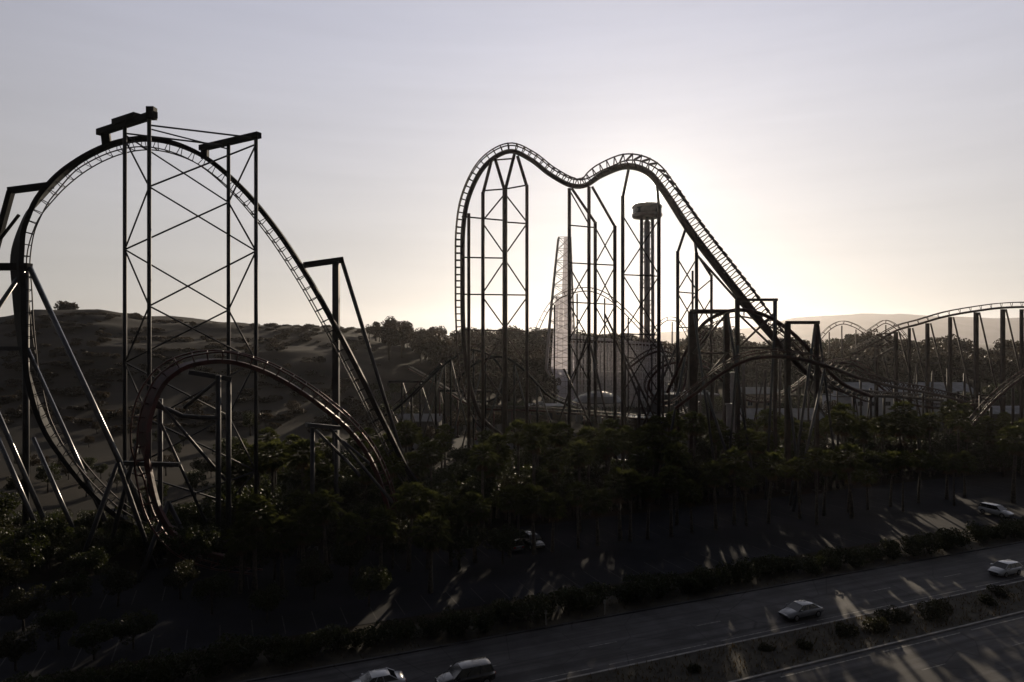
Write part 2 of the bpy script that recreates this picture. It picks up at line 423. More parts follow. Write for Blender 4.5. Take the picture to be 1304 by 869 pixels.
# ================================================================== LEFT COASTER (great arch)
cA = empty('roller_coaster', (-48, 96, 0))
OFF = Vector((0, 0, 0))
def fix(root):
    """children were built in world space: keep them there while the root stands at its base"""
    inv = Matrix.Translation(-root.location)
    for c in root.children: c.matrix_parent_inverse = inv
tag(cA, 'black steel roller coaster with a tall arch hung from a four legged lattice tower', 'roller coaster')
spA, frA = track(cA, [(300, 702, 86, 0), (235, 692, 88, 0), (165, 666, 91, 0), (120, 630, 92, 0), (85, 588, 93, 0), (58, 545, 94, 10), (38, 490, 95, 30), (28, 430, 96, 45), (24, 370, 96.5, 50),
    (22, 325, 97, 50), (33, 280, 97, 40), (60, 240, 97, 20), (100, 205, 97, 0), (150, 182, 97, 0), (200, 178, 97, 0), (255, 197, 97.5, 0), (305, 237, 97.5, 0),
    (350, 290, 97.5, 0), (390, 350, 97.5, 0), (425, 412, 98, 0), (458, 475, 99, 0), (492, 545, 100, 0), (530, 615, 101, 0), (580, 655, 103, 0)],
    side=-1, flat=(.42, .32, 1.65), gauge=.8, rail_r=.09, pitch=1.55, h=1.35, tie_r=.06)
Z = {'A': (190, 90.0, 147, (238, 390, 535, 650)), 'D': (159, 93.4, 159, (318, 462, 600)), 'C': (326, 92.0, 172, (320, 460, 600)), 'B': (291, 94.8, 183, (258, 395, 530, 640))}
for k, (px, d, top, nd) in Z.items(): footed(cA, px, top, d, .26, 'steel')
def zig(root, k1, k2, r=.12, m='steel', top1=None, top2=None):
    a = Z[k1]; c = Z[k2]
    seq = sorted([(y, 0) for y in ([top1] if top1 else []) + list(a[3])] + [(y, 1) for y in ([top2] if top2 else []) + list(c[3])])
    for (y1, w1), (y2, w2) in zip(seq, seq[1:]):
        if w1 == w2: continue
        q = (a, c)
        bar(root, 'brace', P(q[w1][0], y1, q[w1][1]), P(q[w2][0], y2, q[w2][1]), r, m, 6)
zig(cA, 'A', 'C', top2=184); zig(cA, 'A', 'D', top2=178); zig(cA, 'D', 'B', top1=172); zig(cA, 'B', 'C', top2=184)
bar(cA, 'crossbeam', P(197, 146, 89.6), P(126, 169, 96.8), .5, 'spine', square=(.42, .42))
bar(cA, 'end_plate', P(193, 137, 90), P(193, 152, 90), .5, 'spine', square=(.5, .5))
bar(cA, 'winch_housing', P(175, 148, 91.7), P(147, 157, 94.4), .5, 'spine', square=(.55, .42))
bar(cA, 'hanger', P(134, 166, 96.2), P(136, 184, 97), .5, 'spine', square=(.55, .4))
bar(cA, 'crossbeam', P(330, 172, 91.7), P(256, 189, 97.4), .5, 'spine', square=(.4, .38))
bar(cA, 'hanger', P(261, 187, 97), P(261, 203, 97.4), .5, 'spine', square=(.45, .35))
bar(cA, 'top_chord', P(193, 160, 90.2), P(326, 176, 92), .12, 'steel'); bar(cA, 'top_chord', P(159, 170, 93.4), P(291, 186, 94.8), .12, 'steel')
bar(cA, 'top_chord', P(193, 165, 90.2), P(291, 190, 94.7), .10, 'steel')
# right frame
bar(cA, 'crossbeam', P(387, 338, 97.6), P(437, 331, 100), .5, 'spine', square=(.42, .42))
footed(cA, 428, 333, 99.6, .45, 'steel', square=(.45, .45))
t_ = P(436, 334, 100); e_ = P(520, 596, 106); e_.z = 0; bar(cA, 'leg', t_, e_ + Vector((2.2, 0, 0)), .30, 'steel')
# left frames
bend(cA, 'frame', [P(-34, 420, 99), P(14, 244, 98)], .4, 'spine', square=(.38, .38)); bar(cA, 'crossbeam', P(12, 243, 98), P(66, 236, 97.2), .4, 'spine', square=(.42, .42))
bar(cA, 'brace', P(-10, 318, 98.5), P(24, 274, 97.4), .22, 'spine')
bar(cA, 'crossbeam', P(-60, 340, 98), P(38, 340, 96.2), .4, 'spine', square=(.5, .5)); bar(cA, 'crossbeam', P(-60, 444, 98), P(34, 444, 95.6), .4, 'steel', square=(.3, .3))
footed(cA, 33, 340, 97.6, .42, 'steel'); footed(cA, -42, 335, 98, .42, 'steel')
def slope_leg(px, py, d, dirx=.985, dy=-.32, r=.36, m='gloss'):
    a = P(px, py, d); k = a.z / 1.67; bar(cA, 'leg', a, Vector((a.x + k * dirx, a.y + dy * k, 0)), r, m)
slope_leg(38, 341, 96.3); slope_leg(35, 445, 95.6, r=.30); slope_leg(42, 558, 93.5, r=.28); slope_leg(-14, 532, 94, r=.30); slope_leg(-45, 430, 98, r=.32)
slope_leg(33, 340, 96.3, dirx=-.9, r=.3)
fix(cA)

# ================================================================== LOW RED ARCH COASTER (left foreground)
cB = empty('roller_coaster', (-42, 85, 0)); tag(cB, 'dark red looping coaster track arching low in front of the tall tower', 'roller coaster')
spB, frB = track(cB, [(330, 715, 80), (275, 708, 81), (232, 690, 82), (205, 655, 82.5), (192, 610, 83), (184, 560, 83, 55), (190, 515, 83.5, 60), (212, 480, 84.5, 45), (248, 463, 86, 20), (292, 461, 87.5), (335, 473, 89),
    (375, 494, 90), (412, 520, 91.5), (448, 552, 93), (474, 590, 94), (492, 640, 95), (500, 690, 96)], side=1, spine_r=.36, flat=(.30, .28, .62), gauge=.8, h=1.25, spine_m='red', rail_m='redrail', rail_r=.12, pitch=1.2, tie_r=.08)
for px, py, d in ((278, 478, 87), (291, 484, 88.4)): footed(cB, px, py, d, .34, 'steel')
bar(cB, 'crossbeam', P(240, 474, 86), P(294, 483, 88.6), .4, 'steel', square=(.35, .3))
bend(cB, 'bracket', [P(196, 516, 84), P(215, 522, 85), P(232, 530, 86), P(258, 532, 86.5), P(280, 532, 87)], .30, 'steel')
bar(cB, 'brace', P(198, 508, 84), P(287, 612, 88), .2, 'steel'); bar(cB, 'brace', P(234, 520, 86), P(280, 482, 87), .22, 'steel'); bar(cB, 'brace', P(205, 540, 85), P(262, 665, 87), .18, 'steel')
footed(cB, 204, 508, 86, .3, 'steel'); bar(cB, 'crossbeam', P(158, 590, 83), P(228, 592, 85), .3, 'steel', square=(.25, .25))
for (x1, y1, x2, y2, d) in ((150, 590, 88, 758, 79), (214, 640, 168, 765, 78), (150, 590, 205, 745, 84), (214, 640, 262, 735, 84), (176, 560, 130, 735, 85)):
    a = P(x1, y1, 84); c = P(x2, y2, d); k = a.z / (a.z - c.z) if a.z > c.z else 1; bar(cB, 'leg', a, a + (c - a) * k, .28, 'steel')
bar(cB, 'crossbeam', P(390, 541, 90.5), P(432, 545, 93), .3, 'steel', square=(.5, .25))
for (x1, y1, x2, y2) in ((402, 548, 440, 586), (434, 560, 470, 590), (440, 585, 458, 606), (420, 545, 500, 640)):
    bar(cB, 'brace', P(x1, y1, 92), P(x2, y2, 89.5), .20, 'steel')
footed(cB, 398, 545, 91, .3, 'steel'); footed(cB, 428, 548, 93, .3, 'steel'); pass
fix(cB)

# ================================================================== CENTRE COASTER (round hill, dip, twisted crest and long drop)
cC = empty('roller_coaster', (20, 160, 0)); tag(cC, 'brown steel coaster with a round hill, a dip and a long drop past the sun', 'roller coaster')
spC, frC = track(cC, [(640, 556, 178), (612, 530, 175), (596, 480, 173), (590, 420, 172), (589, 350, 172), (590, 290, 172), (598, 248, 171), (618, 211, 170), (648, 193, 169), (675, 203, 168), (700, 222, 167), (726, 236, 165, 5),
    (746, 236, 163, 25), (766, 223, 161, 50, 2.2), (796, 212, 158, 58, 2.4), (824, 219, 154, 50, 2.4), (845, 243, 151, 32, 2.5), (878, 293, 146, 22, 2.7), (912, 338, 142, 22, 2.7), (945, 380, 138, 22, 2.6), (980, 424, 134, 20, 2.2),
    (1010, 458, 132, 15, 1.6), (1036, 482, 135, 0, 1.2), (1066, 496, 145, 0, 1.1), (1100, 503, 160, 0, 1.1), (1150, 506, 178, 0, 1.1), (1200, 510, 190, 0, 1.1)], side=1, spine_r=.60, gauge=1.0, h=1.75, spine_m='brown', rail_m='brown', rail_r=.17, pitch=1.45, tie_r=.13)
def cols(root, lst, m='brown'):
    for px, py, d, r in lst: footed(root, px, py, d, r, m)
def br(root, lst, d, r=.17, m='brown', name='brace'):
    for (x1, y1, x2, y2) in lst: bar(root, name, P(x1, y1, d), P(x2, y2, d), r, m, 6)
cols(cC, ((597, 272, 171, .42), (615, 245, 169, .45), (643, 241, 168.6, .62), (671, 236, 168, .42)))
br(cC, ((626, 204, 615, 247), (630, 201, 643, 244), (655, 197, 643, 244), (659, 199, 671, 238)), 169, .40, name='strut')
br(cC, ((615, 243, 643, 241), (643, 241, 671, 236), (588, 276, 643, 281), (643, 283, 671, 285), (590, 328, 643, 329), (590, 375, 671, 376), (590, 420, 671, 422), (630, 204, 656, 202)), 169.4, .2)
br(cC, ((643, 247, 615, 281), (643, 247, 671, 283), (615, 285, 643, 325), (671, 285, 643, 325), (643, 331, 615, 373), (643, 331, 671, 373), (615, 379, 643, 418), (671, 379, 643, 418), (643, 424, 615, 466), (643, 424, 671, 466), (615, 470, 643, 512), (671, 470, 643, 512)), 168.8, .2)
cols(cC, ((725, 240, 165, .42), (750, 238, 163, .42), (758, 283, 166, .42), (783, 288, 160, .42), (793, 250, 158, .42), (839, 262, 152, .42), (863, 320, 149, .38), (887, 322, 145, .38), (882, 345, 150, .25), (906, 350, 147, .30)))
br(cC, ((728, 240, 758, 284), (754, 238, 783, 289), (801, 213, 793, 252), (836, 228, 839, 263), (873, 292, 863, 322), (884, 300, 887, 324), (892, 330, 906, 352)), 161, .33, name='strut')
br(cC, ((725, 287, 758, 290), (725, 335, 783, 338), (725, 385, 783, 388), (758, 336, 783, 290), (758, 290, 783, 336), (725, 242, 750, 286), (725, 340, 750, 384), (750, 340, 725, 384), (758, 388, 783, 340), (758, 340, 783, 388),
    (725, 388, 750, 432), (750, 388, 725, 432), (758, 390, 783, 436), (783, 390, 758, 436), (725, 432, 783, 436), (725, 437, 750, 486), (750, 437, 725, 486)), 162.6, .17)
br(cC, ((793, 275, 839, 350), (839, 280, 793, 350), (793, 350, 839, 425), (839, 352, 793, 425), (793, 425, 839, 500), (839, 427, 793, 500), (793, 350, 839, 352), (793, 425, 839, 427)), 155, .16)
br(cC, ((863, 370, 887, 330), (863, 330, 887, 370), (863, 372, 887, 374), (863, 374, 887, 415), (887, 374, 863, 415), (887, 372, 906, 356), (887, 378, 906, 412), (906, 380, 887, 412), (863, 417, 906, 418)), 147, .15)
# long raking legs under the dip
for (x1, y1, x2, y2, d2) in ((752, 440, 788, 575, 150), (748, 430, 700, 560, 176), (783, 430, 850, 560, 150), (862, 440, 800, 545, 160), (838, 430, 900, 560, 150), (718, 470, 780, 560, 150), (770, 400, 860, 540, 160)):
    a = P(x1, y1, 160); c = P(x2, y2, d2); c.z = 0; bar(cC, 'leg', a, c, .26, 'brown')
# stair beside the lower part of the drop
sb = MB(); sA, sE = P(886, 322, 147), P(1002, 452, 135)
for o_ in (Vector((0, 0, 0)), Vector((.6, 0, -1.1))):
    sb.tube([sA + o_, sE + o_], .12, 5)
for i in range(34):
    t = i / 34; a = sA.lerp(sE, t); c = sA.lerp(sE, min(1, t + 1 / 68)) + Vector((.6, 0, -1.1)); sb.tube([a, c], .08, 4); sb.tube([c, sA.lerp(sE, t + 1 / 34)], .08, 4)
sb.build('service_stair', M['brown'], cC)
fix(cC)

# low flat return track of that ride, standing on short bents
cL = empty('roller_coaster', (5, 185, 0)); tag(cL, 'low red coaster track running level on short posts below the round hill', 'roller coaster')
track(cL, [(520, 470, 215), (555, 490, 205, 0), (590, 512, 196), (620, 521, 190), (680, 523, 186), (735, 527, 183), (785, 531, 182), (830, 534, 186), (870, 528, 196), (890, 515, 210)], side=1, spine_r=.3, gauge=.8, h=1.0, spine_m='maroon', rail_m='rail', rail_r=.12, pitch=2.2)
for i in range(14):
    px = 560 + i * 23; d = interp(px, [(555, 205), (620, 190), (785, 182), (870, 196)]); py = interp(px, [(555, 493), (590, 514), (620, 523), (785, 533), (870, 530)])
    footed(cL, px, py, d, .22, 'maroon'); 
    if i % 2 == 0: a = P(px, py, d); bar(cL, 'brace', a, Vector((a.x + 3.5, a.y - 3, 0)), .14, 'maroon', 5)
fix(cL)

# ================================================================== PORTAL FRAMES and bent track beyond the drop
cM = empty('roller_coaster', (45, 130, 0)); tag(cM, 'maroon coaster hung from square portal frames at the foot of the drop', 'roller coaster')
track(cM, [(850, 500, 150), (872, 452, 144), (893, 416, 138), (915, 401, 134), (942, 395, 132), (972, 401, 130), (1000, 417, 128), (1025, 440, 127), (1048, 466, 128), (1075, 490, 131), (1110, 505, 137)], side=-1, spine_r=.38, gauge=.85, h=1.3, spine_m='maroon', rail_m='maroon', pitch=1.4)
track(cM, [(860, 520, 125), (890, 498, 124), (922, 474, 123), (955, 458, 122, 15), (1000, 455, 123, 15), (1045, 464, 126, 8), (1090, 480, 132), (1135, 492, 142), (1180, 500, 155), (1230, 512, 170)], side=1, spine_r=.34, gauge=.8, h=1.2, spine_m='maroon', rail_m='maroon', pitch=1.4)
def portal(x1, x2, y, d, r, d2=None):
    d2 = d2 or d
    footed(cM, x1, y, d, r, 'brown', square=(r, r)); footed(cM, x2, y, d2, r * .8, 'brown', square=(r * .8, r * .8))
    bar(cM, 'crossbeam', P(x1 - 2, y, d), P(x2 + 3, y, d2), r, 'brown', square=(r * .9, r * .7))
portal(881, 925, 397, 134, .62); portal(939, 987, 382, 129, .36); portal(1003, 1040, 411, 126, .42)
for (x1, y1, x2, y2, d2) in ((884, 400, 915, 560, 124), (927, 400, 962, 560, 125), (988, 384, 975, 575, 120), (1038, 413, 1006, 580, 116), (1042, 415, 1068, 560, 130), (940, 440, 925, 570, 125), (1000, 452, 1020, 570, 118), (1050, 470, 1010, 575, 112), (872, 455, 840, 570, 125), (900, 500, 945, 575, 120)):
    a = P(x1, y1, 128); c = P(x2, y2, d2); c.z = 0; bar(cM, 'leg', a, c, .24, 'steel')
br(cM, ((942, 443, 992, 443), (883, 450, 927, 450), (883, 450, 925, 400), (925, 450, 883, 500), (940, 400, 985, 443), (985, 400, 940, 443)), 131, .22)
fix(cM)

# ================================================================== DARK TANGLE of lower rides
cT = empty('roller_coaster', (40, 165, 0)); tag(cT, 'dark tangled coaster coils between the viewing tower base and portal frames', 'roller coaster')
track(cT, [(800, 470, 205), (825, 452, 200), (850, 448, 195), (872, 466, 190), (868, 500, 186), (842, 512, 184), (826, 490, 182), (846, 466, 178), (884, 462, 174), (915, 480, 172), (940, 505, 172), (975, 512, 176), (1010, 498, 180), (1042, 474, 184), (1070, 462, 188), (1098, 470, 190), (1120, 492, 190), (1150, 512, 188), (1200, 520, 186), (1260, 512, 184)], side=1, spine_r=.32, gauge=.75, h=1.1, spine_m='maroon', rail_m='maroon', rail_r=.12, pitch=1.6)
random.seed(31)
for i in range(34):
    px = 800 + i * 13.5 + random.uniform(-4, 4); py = random.uniform(448, 505); d = random.uniform(168, 200)
    footed(cT, px, py, d, random.choice((.2, .28, .34)), 'brown')
    if i % 2: a = P(px, py, d); bar(cT, 'leg', a, Vector((a.x + random.uniform(-7, 7), a.y - random.uniform(2, 8), 0)), .2, 'brown')
    if i % 3 == 0: bar(cT, 'crossbeam', P(px, py, d), P(px + random.uniform(14, 34), py + random.uniform(-2, 3), d), .22, 'brown')
fix(cT)
cU = empty('roller_coaster', (-12, 180, 0)); tag(cU, 'dark coaster bends and frames at the foot of the round hill', 'roller coaster')
track(cU, [(470, 540, 178), (505, 520, 176), (540, 488, 176), (572, 460, 178), (600, 446, 180), (628, 456, 184), (642, 482, 188), (630, 508, 190), (600, 510, 186), (584, 488, 180), (604, 464, 176), (640, 455, 174), (670, 474, 174), (700, 505, 176), (735, 520, 180)], side=1, spine_r=.32, gauge=.75, h=1.1, spine_m='spine', rail_m='brown', rail_r=.12, pitch=1.6)
for px, py, d in ((498, 522, 176), (524, 503, 176), (555, 474, 177), (566, 462, 180), (574, 458, 178), (603, 447, 180), (618, 452, 182), (640, 482, 188), (655, 464, 174), (684, 488, 175), (512, 486, 190), (535, 486, 190)):
    footed(cU, px, py, d, .3, 'spine'); a = P(px, py, d); bar(cU, 'leg', a, Vector((a.x + random.choice((-6, 6)), a.y - 4, 0)), .2, 'steel')
bar(cU, 'crossbeam', P(495, 486, 190), P(545, 486, 190), .35, 'spine'); bar(cU, 'crossbeam', P(560, 498, 180), P(625, 498, 184), .3, 'spine'); bar(cU, 'brace', P(524, 506, 180), P(562, 464, 180), .45, 'spine')
fix(cU)

# ================================================================== RIGHT LOW COASTER
cR = empty('roller_coaster', (130, 190, 0)); tag(cR, 'long low coaster rising to the right edge on a row of tall posts', 'roller coaster')
track(cR, [(1085, 452, 200), (1115, 436, 197), (1142, 421, 194), (1170, 413, 192), (1205, 403, 190), (1245, 396, 188), (1280, 392, 186), (1320, 392, 184), (1370, 400, 182), (1420, 415, 180)], side=1, spine_r=.30, gauge=.75, h=1.3, spine_m='brown', rail_m='brown', rail_r=.13, pitch=2.0)
for px, py, d, r in ((1116, 438, 197, .4), (1141, 423, 194, .4), (1158, 418, 193, .3), (1181, 412, 191.5, .38), (1210, 404, 190, .36), (1243, 398, 188.5, .44), (1277, 394, 187, .42), (1301, 394, 185.5, .35), (1340, 397, 183, .5), (1375, 404, 182, .6)):
    footed(cR, px, py, d, r, 'brown', square=(r, r))
    a = P(px + 4, py, d); bar(cR, 'leg', a, Vector((a.x + 5.5, a.y - 4, 0)), .24, 'brown')
br(cR, ((1116, 426, 1142, 424), (1116, 440, 1142, 440), (1116, 426, 1142, 440), (1142, 430, 1116, 445), (1116, 455, 1142, 440)), 195, .22)
track(cR, [(1200, 570, 150), (1235, 545, 152), (1262, 515, 155), (1290, 490, 158), (1330, 465, 162), (1380, 450, 168)], side=1, spine_r=.35, gauge=.8, h=1.2, spine_m='maroon', rail_m='maroon', pitch=1.6)
for px, py, d in ((1235, 547, 152), (1262, 518, 155), (1290, 493, 158), (1330, 468, 162)): footed(cR, px, py, d, .3, 'brown')
fix(cR)

# ================================================================== distant thin coaster arcs
def farride(label, pts, step, foot):
    c = empty('roller_coaster', (P(*pts[0]).x, pts[0][2], 0)); tag(c, label, 'roller coaster')
    track(c, pts, side=1, spine_r=.2, gauge=.7, h=1.4, spine_m='brown', rail_m='brown', rail_r=.12, pitch=2.8, tie_r=.09)
    for px, py, d in foot: footed(c, px, py, d, .3, 'brown')
    fix(c)
farride('thin coaster arc crossing behind the columns of the round hill ride', [(676, 450, 262), (690, 412, 261), (706, 386, 260), (725, 375, 260), (748, 371, 259), (770, 378, 258), (792, 396, 257), (815, 420, 256), (840, 446, 255), (870, 475, 255)], 4, ((706, 388, 260), (735, 374, 260), (770, 380, 258), (800, 405, 257), (830, 438, 255)))
farride('small coaster hump seen beyond the shaft of the viewing tower', [(822, 450, 300), (834, 425, 300), (845, 411, 300), (856, 408, 300), (867, 415, 300), (880, 440, 300)], 4, ((856, 410, 300), (840, 418, 300)))
farride('thin coaster humps on the skyline right of the portal frames', [(1040, 440, 310), (1056, 421, 310), (1072, 413, 310), (1088, 417, 310), (1103, 425, 308), (1116, 418, 306), (1128, 412, 305), (1142, 420, 304), (1158, 440, 303)], 4, ((1056, 423, 310), (1072, 415, 310), (1090, 420, 310), (1128, 414, 305)))

# ================================================================== VIEWING TOWER in front of the sun
dT = 320.0; c0 = P(824, 300, dT); vt = empty('viewing_tower', (c0.x, c0.y, 0)); tag(vt, 'slim viewing tower with a round cabin hiding the sun', 'tower')
for k in range(6):
    an = math.pi / 3 * k + .3; x, y = 2.9 * math.cos(an), 2.9 * math.sin(an)
    MB().tube([(x * 1.1, y * 1.1, 0), (x, y, 86)], .78, 8).build('column', M['tower'], vt, smooth=True)
for k in range(14):
    z = 5 + k * 6.0; b = MB()
    for q in range(6):
        a1, a2 = math.pi / 3 * q + .3, math.pi / 3 * (q + 1) + .3
        b.tube([(2.7 * math.cos(a1), 2.7 * math.sin(a1), z), (2.7 * math.cos(a2), 2.7 * math.sin(a2), z + (0 if k % 2 else 5.5))], .16, 5)
        b.tube([(2.7 * math.cos(a1), 2.7 * math.sin(a1), z), (2.7 * math.cos(a2), 2.7 * math.sin(a2), z)], .2, 5)
    b.build('bracing_ring', M['tower'], vt)
MB().tube([(0, 0, 0), (0, 0, 84)], 1.4, 10).build('lift_shaft', M['tower'], vt, smooth=True)
def lathe(pr, n=28):
    b = MB()
    for r, z in pr:
        for k in range(n): b.v.append(Vector((r * math.cos(2 * math.pi * k / n), r * math.sin(2 * math.pi * k / n), z)))
    for i in range(len(pr) - 1):
        for k in range(n):
            b.f.append([i * n + k, i * n + (k + 1) % n, (i + 1) * n + (k + 1) % n, (i + 1) * n + k]); b.m.append(0)
    b.f.append(list(range(n))[::-1]); b.m.append(0); b.f.append([(len(pr) - 1) * n + k for k in range(n)]); b.m.append(0); return b
cb = lathe([(2.6, 85.2), (6.6, 85.8), (7.0, 86.4), (7.0, 87.4)]).build('cabin_floor', M['tower'], vt)
lathe([(6.7, 87.4), (6.7, 90.3)]).build('cabin_window', M['winglass'], vt)
lathe([(7.0, 90.3), (7.0, 91.0), (6.0, 92.0), (2.0, 92.8), (.3, 93.2)]).build('cabin_roof', M['tower'], vt)

# ================================================================== PALE LATTICE TOWER
dK = 300.0; kt = P(716, 303, dK).z
k0 = P(716, 440, dK); kp = empty('lattice_tower', (k0.x, k0.y, 0)); tag(kp, 'tall tapering pale lattice tower standing left of the dip in the track', 'tower')
def kx(z):  # left and right edge at height z
    py = 434.5 + (28 - z) * FPX / dK
    l = interp(py, [(303, 711), (410, 700), (470, 695), (485, 703), (520, 704)]); r = interp(py, [(303, 726), (520, 733)])
    return (l - 716) * dK / FPX, (r - 716) * dK / FPX
corn = []
for z in [kt * i / 14 for i in range(15)]:
    l, r = kx(z); w = (r - l) / 2; corn.append([Vector((l, -w, z)), Vector((r, -w, z)), Vector((r, w, z)), Vector((l, w, z))])
for q in range(4): MB().tube([c[q] for c in corn], .35, 6).build('column', M['tower'], kp, smooth=True)
for i in range(14):
    b = MB()
    for q in range(4):
        a, c = corn[i], corn[i + 1]; q2 = (q + 1) % 4
        b.tube([a[q], c[q2]], .10, 4); b.tube([a[q2], c[q]], .10, 4); b.tube([c[q], c[q2]], .12, 4)
    b.build('bracing_panel', M['tower'], kp)
for i in range(14):   # pale cladding boards, storey by storey, inset inside the frame
    for q in (0, 3):
        a, c = corn[i], corn[i + 1]; q2 = (q + 1) % 4; b = MB(); nb = 4
        cen = sum(a, Vector()) / 4
        lo, hi = (.12, 1.0) if i < 9 else (.45, 1.0)
        for k in range(nb):
            t0 = lo + (hi - lo) * k / nb; t1 = lo + (hi - lo) * (k + .95) / nb
            def ins(v): return v.lerp(Vector((cen.x, cen.y, v.z)), .09)
            b.poly([ins(a[q].lerp(a[q2], t0)), ins(a[q].lerp(a[q2], t1)), ins(c[q].lerp(c[q2], t1)), ins(c[q].lerp(c[q2], t0))])
        b.build('cladding_panel', M['fabric'], kp)

# ================================================================== PALE TIMBER TRESTLE behind
dW = 290.0; w0 = P(790, 515, dW); wt = empty('wooden_coaster', (w0.x, w0.y, 0)); tag(wt, 'pale timber trestle of a wooden coaster behind the dark raking legs', 'roller coaster')
for i in range(30):
    x = (728 + i * 4.4 - 790) * dW / FPX; px = 728 + i * 4.4
    ht = EYE - (interp(px, [(728, 425), (760, 430), (786, 432), (840, 438), (856, 452)]) - 434.5) * dW / FPX
    b = MB()
    for yy in (-3.2, 0, 3.2): b.box((x, yy, ht / 2), (.34, .34, ht))
    for z in range(3, int(ht), 4): b.box((x, 0, z), (.22, 6.6, .25))
    b.tube([(x, -3.2, 1), (x, 3.2, min(12, ht - 1))], .14, 4)
    b.build('trestle_bent', M['timber'], wt)
for z in range(3, 28, 3):
    for yy in (-3.45, 3.45): MB().box((0, yy, z), (38 if z < 23 else 34, .14, .28)).build('ledger', M['timber'], wt)
for k in range(26):
    x = -19 + k * 1.5
    MB().tube([(x, -3.6, 1 + (k % 3)), (x + 1.6, -3.6, 25.0)], .13, 4).build('brace', M['timber'], wt)
MB().tube([(-22, 0, 27.7), (0, 0, 27.2), (18, 0, 25.6), (23, 0, 21)], .5, 4, square=(1.4, .35)).build('track_bed', M['maroon'], wt)

# ================================================================== BUILDINGS
def building(name, label, px, d, w, dep, h, wall, roof, kind='gable', base=None, nwin=5, cat='building', rz=0.0):
    p = P(px, 500, d); r_ = empty(name, (p.x, p.y, base if base is not None else hz(p.x, p.y)), rz); tag(r_, label, cat)
    wb = MB(); t = .25
    wb.box((0, -dep / 2 + t / 2, h / 2), (w, t, h)); wb.box((0, dep / 2 - t / 2, h / 2), (w, t, h))
    wb.box((-w / 2 + t / 2, 0, h / 2), (t, dep - 2 * t - .01, h - .01)); wb.box((w / 2 - t / 2, 0, h / 2), (t, dep - 2 * t - .01, h - .01))
    wo = wb.build('wall', M[wall], r_)
    rb = MB(); o = .6
    if kind == 'gable':
        rh = dep * .22
        for s in (-1, 1):
            rb.poly([(-w / 2 - o, s * (dep / 2 + o), h - .05), (w / 2 + o, s * (dep / 2 + o), h - .05), (w / 2 + o, 0, h + rh), (-w / 2 - o, 0, h + rh)])
            rb.poly([(-w / 2 - o, s * (dep / 2 + o), h + .12), (w / 2 + o, s * (dep / 2 + o), h + .12), (w / 2 + o, 0, h + rh + .17), (-w / 2 - o, 0, h + rh + .17)])
            rb.poly([(-w / 2 - o, s * (dep / 2 + o), h - .05), (w / 2 + o, s * (dep / 2 + o), h - .05), (w / 2 + o, s * (dep / 2 + o), h + .12), (-w / 2 - o, s * (dep / 2 + o), h + .12)])
            rb.poly([(s * (w / 2), -dep / 2, h - .02), (s * (w / 2), dep / 2, h - .02), (s * (w / 2), 0, h + rh - .03)])
        k = int(w / 2.5)
        rb2 = MB()
        for i in range(k + 1):
            x = -w / 2 + w * i / k
            rb2.tube([(x, -dep / 2 - o, h + .17), (x, 0, h + rh + .22)], .05, 4)
        ro = rb.build('roof', M[roof], r_); rb2.build('roof_seam', M[roof], ro)
    else:
        rb.box((0, 0, h + .18), (w + .6, dep + .6, .34)); ro = rb.build('roof', M[roof], r_)
        for i in range(max(1, int(w / 8))):
            MB().box((-w / 2 + 4 + i * 8, random.uniform(-1, 1), h + .9), (2.0, 1.6, 1.1)).build('roof_vent', M['roofp'], ro)
    for i in range(nwin):
        x = -w / 2 + w * (i + .5) / nwin
        if i == nwin // 2:
            MB().box((x, -dep / 2 - .04, 1.15), (1.5, .12, 2.3)).build('door', M['roofd'], r_); continue
        f = MB()
        for dx, dz, sx, sz in ((0, .75, 1.9, .12), (0, -.75, 1.9, .12), (-.9, 0, .12, 1.38), (.9, 0, .12, 1.38), (0, 0, .08, 1.38)): f.box((x + dx, -dep / 2 - .05, h * .55 + dz), (sx, .14, sz))
        fo = f.build('window', M['roofp'], r_); MB().box((x, -dep / 2 - .02, h * .55), (1.7, .05, 1.38)).build('pane', M['winglass'], fo)
    return r_
building('show_building', 'long pale warehouse with a ribbed roof under the right hand coaster posts', 1150, 262, 46, 16, 8.5, 'wallw', 'roofp', nwin=9)
building('show_building', 'short pale building just left of the long pale warehouse', 1078, 262, 13, 12, 7.0, 'wallw', 'roofd', 'flat', nwin=4)
building('ride_station', 'dark ride station with a shallow gable roof behind the portal frames', 985, 200, 24, 12, 5.5, 'walld', 'roofd', nwin=6)
building('shop_building', 'buff two storey shop half hidden behind the dark portal legs', 960, 262, 16, 10, 8.0, 'wallb', 'roofd', nwin=5)
building('shop_building', 'low flat roofed kiosk row at the foot of the round hill ride', 812, 214, 17, 8, 4.2, 'walld', 'roofp', 'flat', nwin=6)
building('service_shed', 'small dark shed at the foot of the left hill', 533, 205, 13, 8, 4.0, 'walld', 'roofd', nwin=4)
building('service_shed', 'low grey shed beside the trees on the right side of the park', 1262, 225, 18, 9, 4.5, 'walld', 'roofp', nwin=5)
building('shop_building', 'low pale block with a flat roof left of the viewing tower base', 700, 248, 15, 9, 4.6, 'wallb', 'roofp', 'flat', nwin=5)
building('shop_building', 'wide grey hall between the viewing tower and the portal frames', 872, 270, 24, 10, 7.0, 'walld', 'roofp', 'flat', nwin=7)
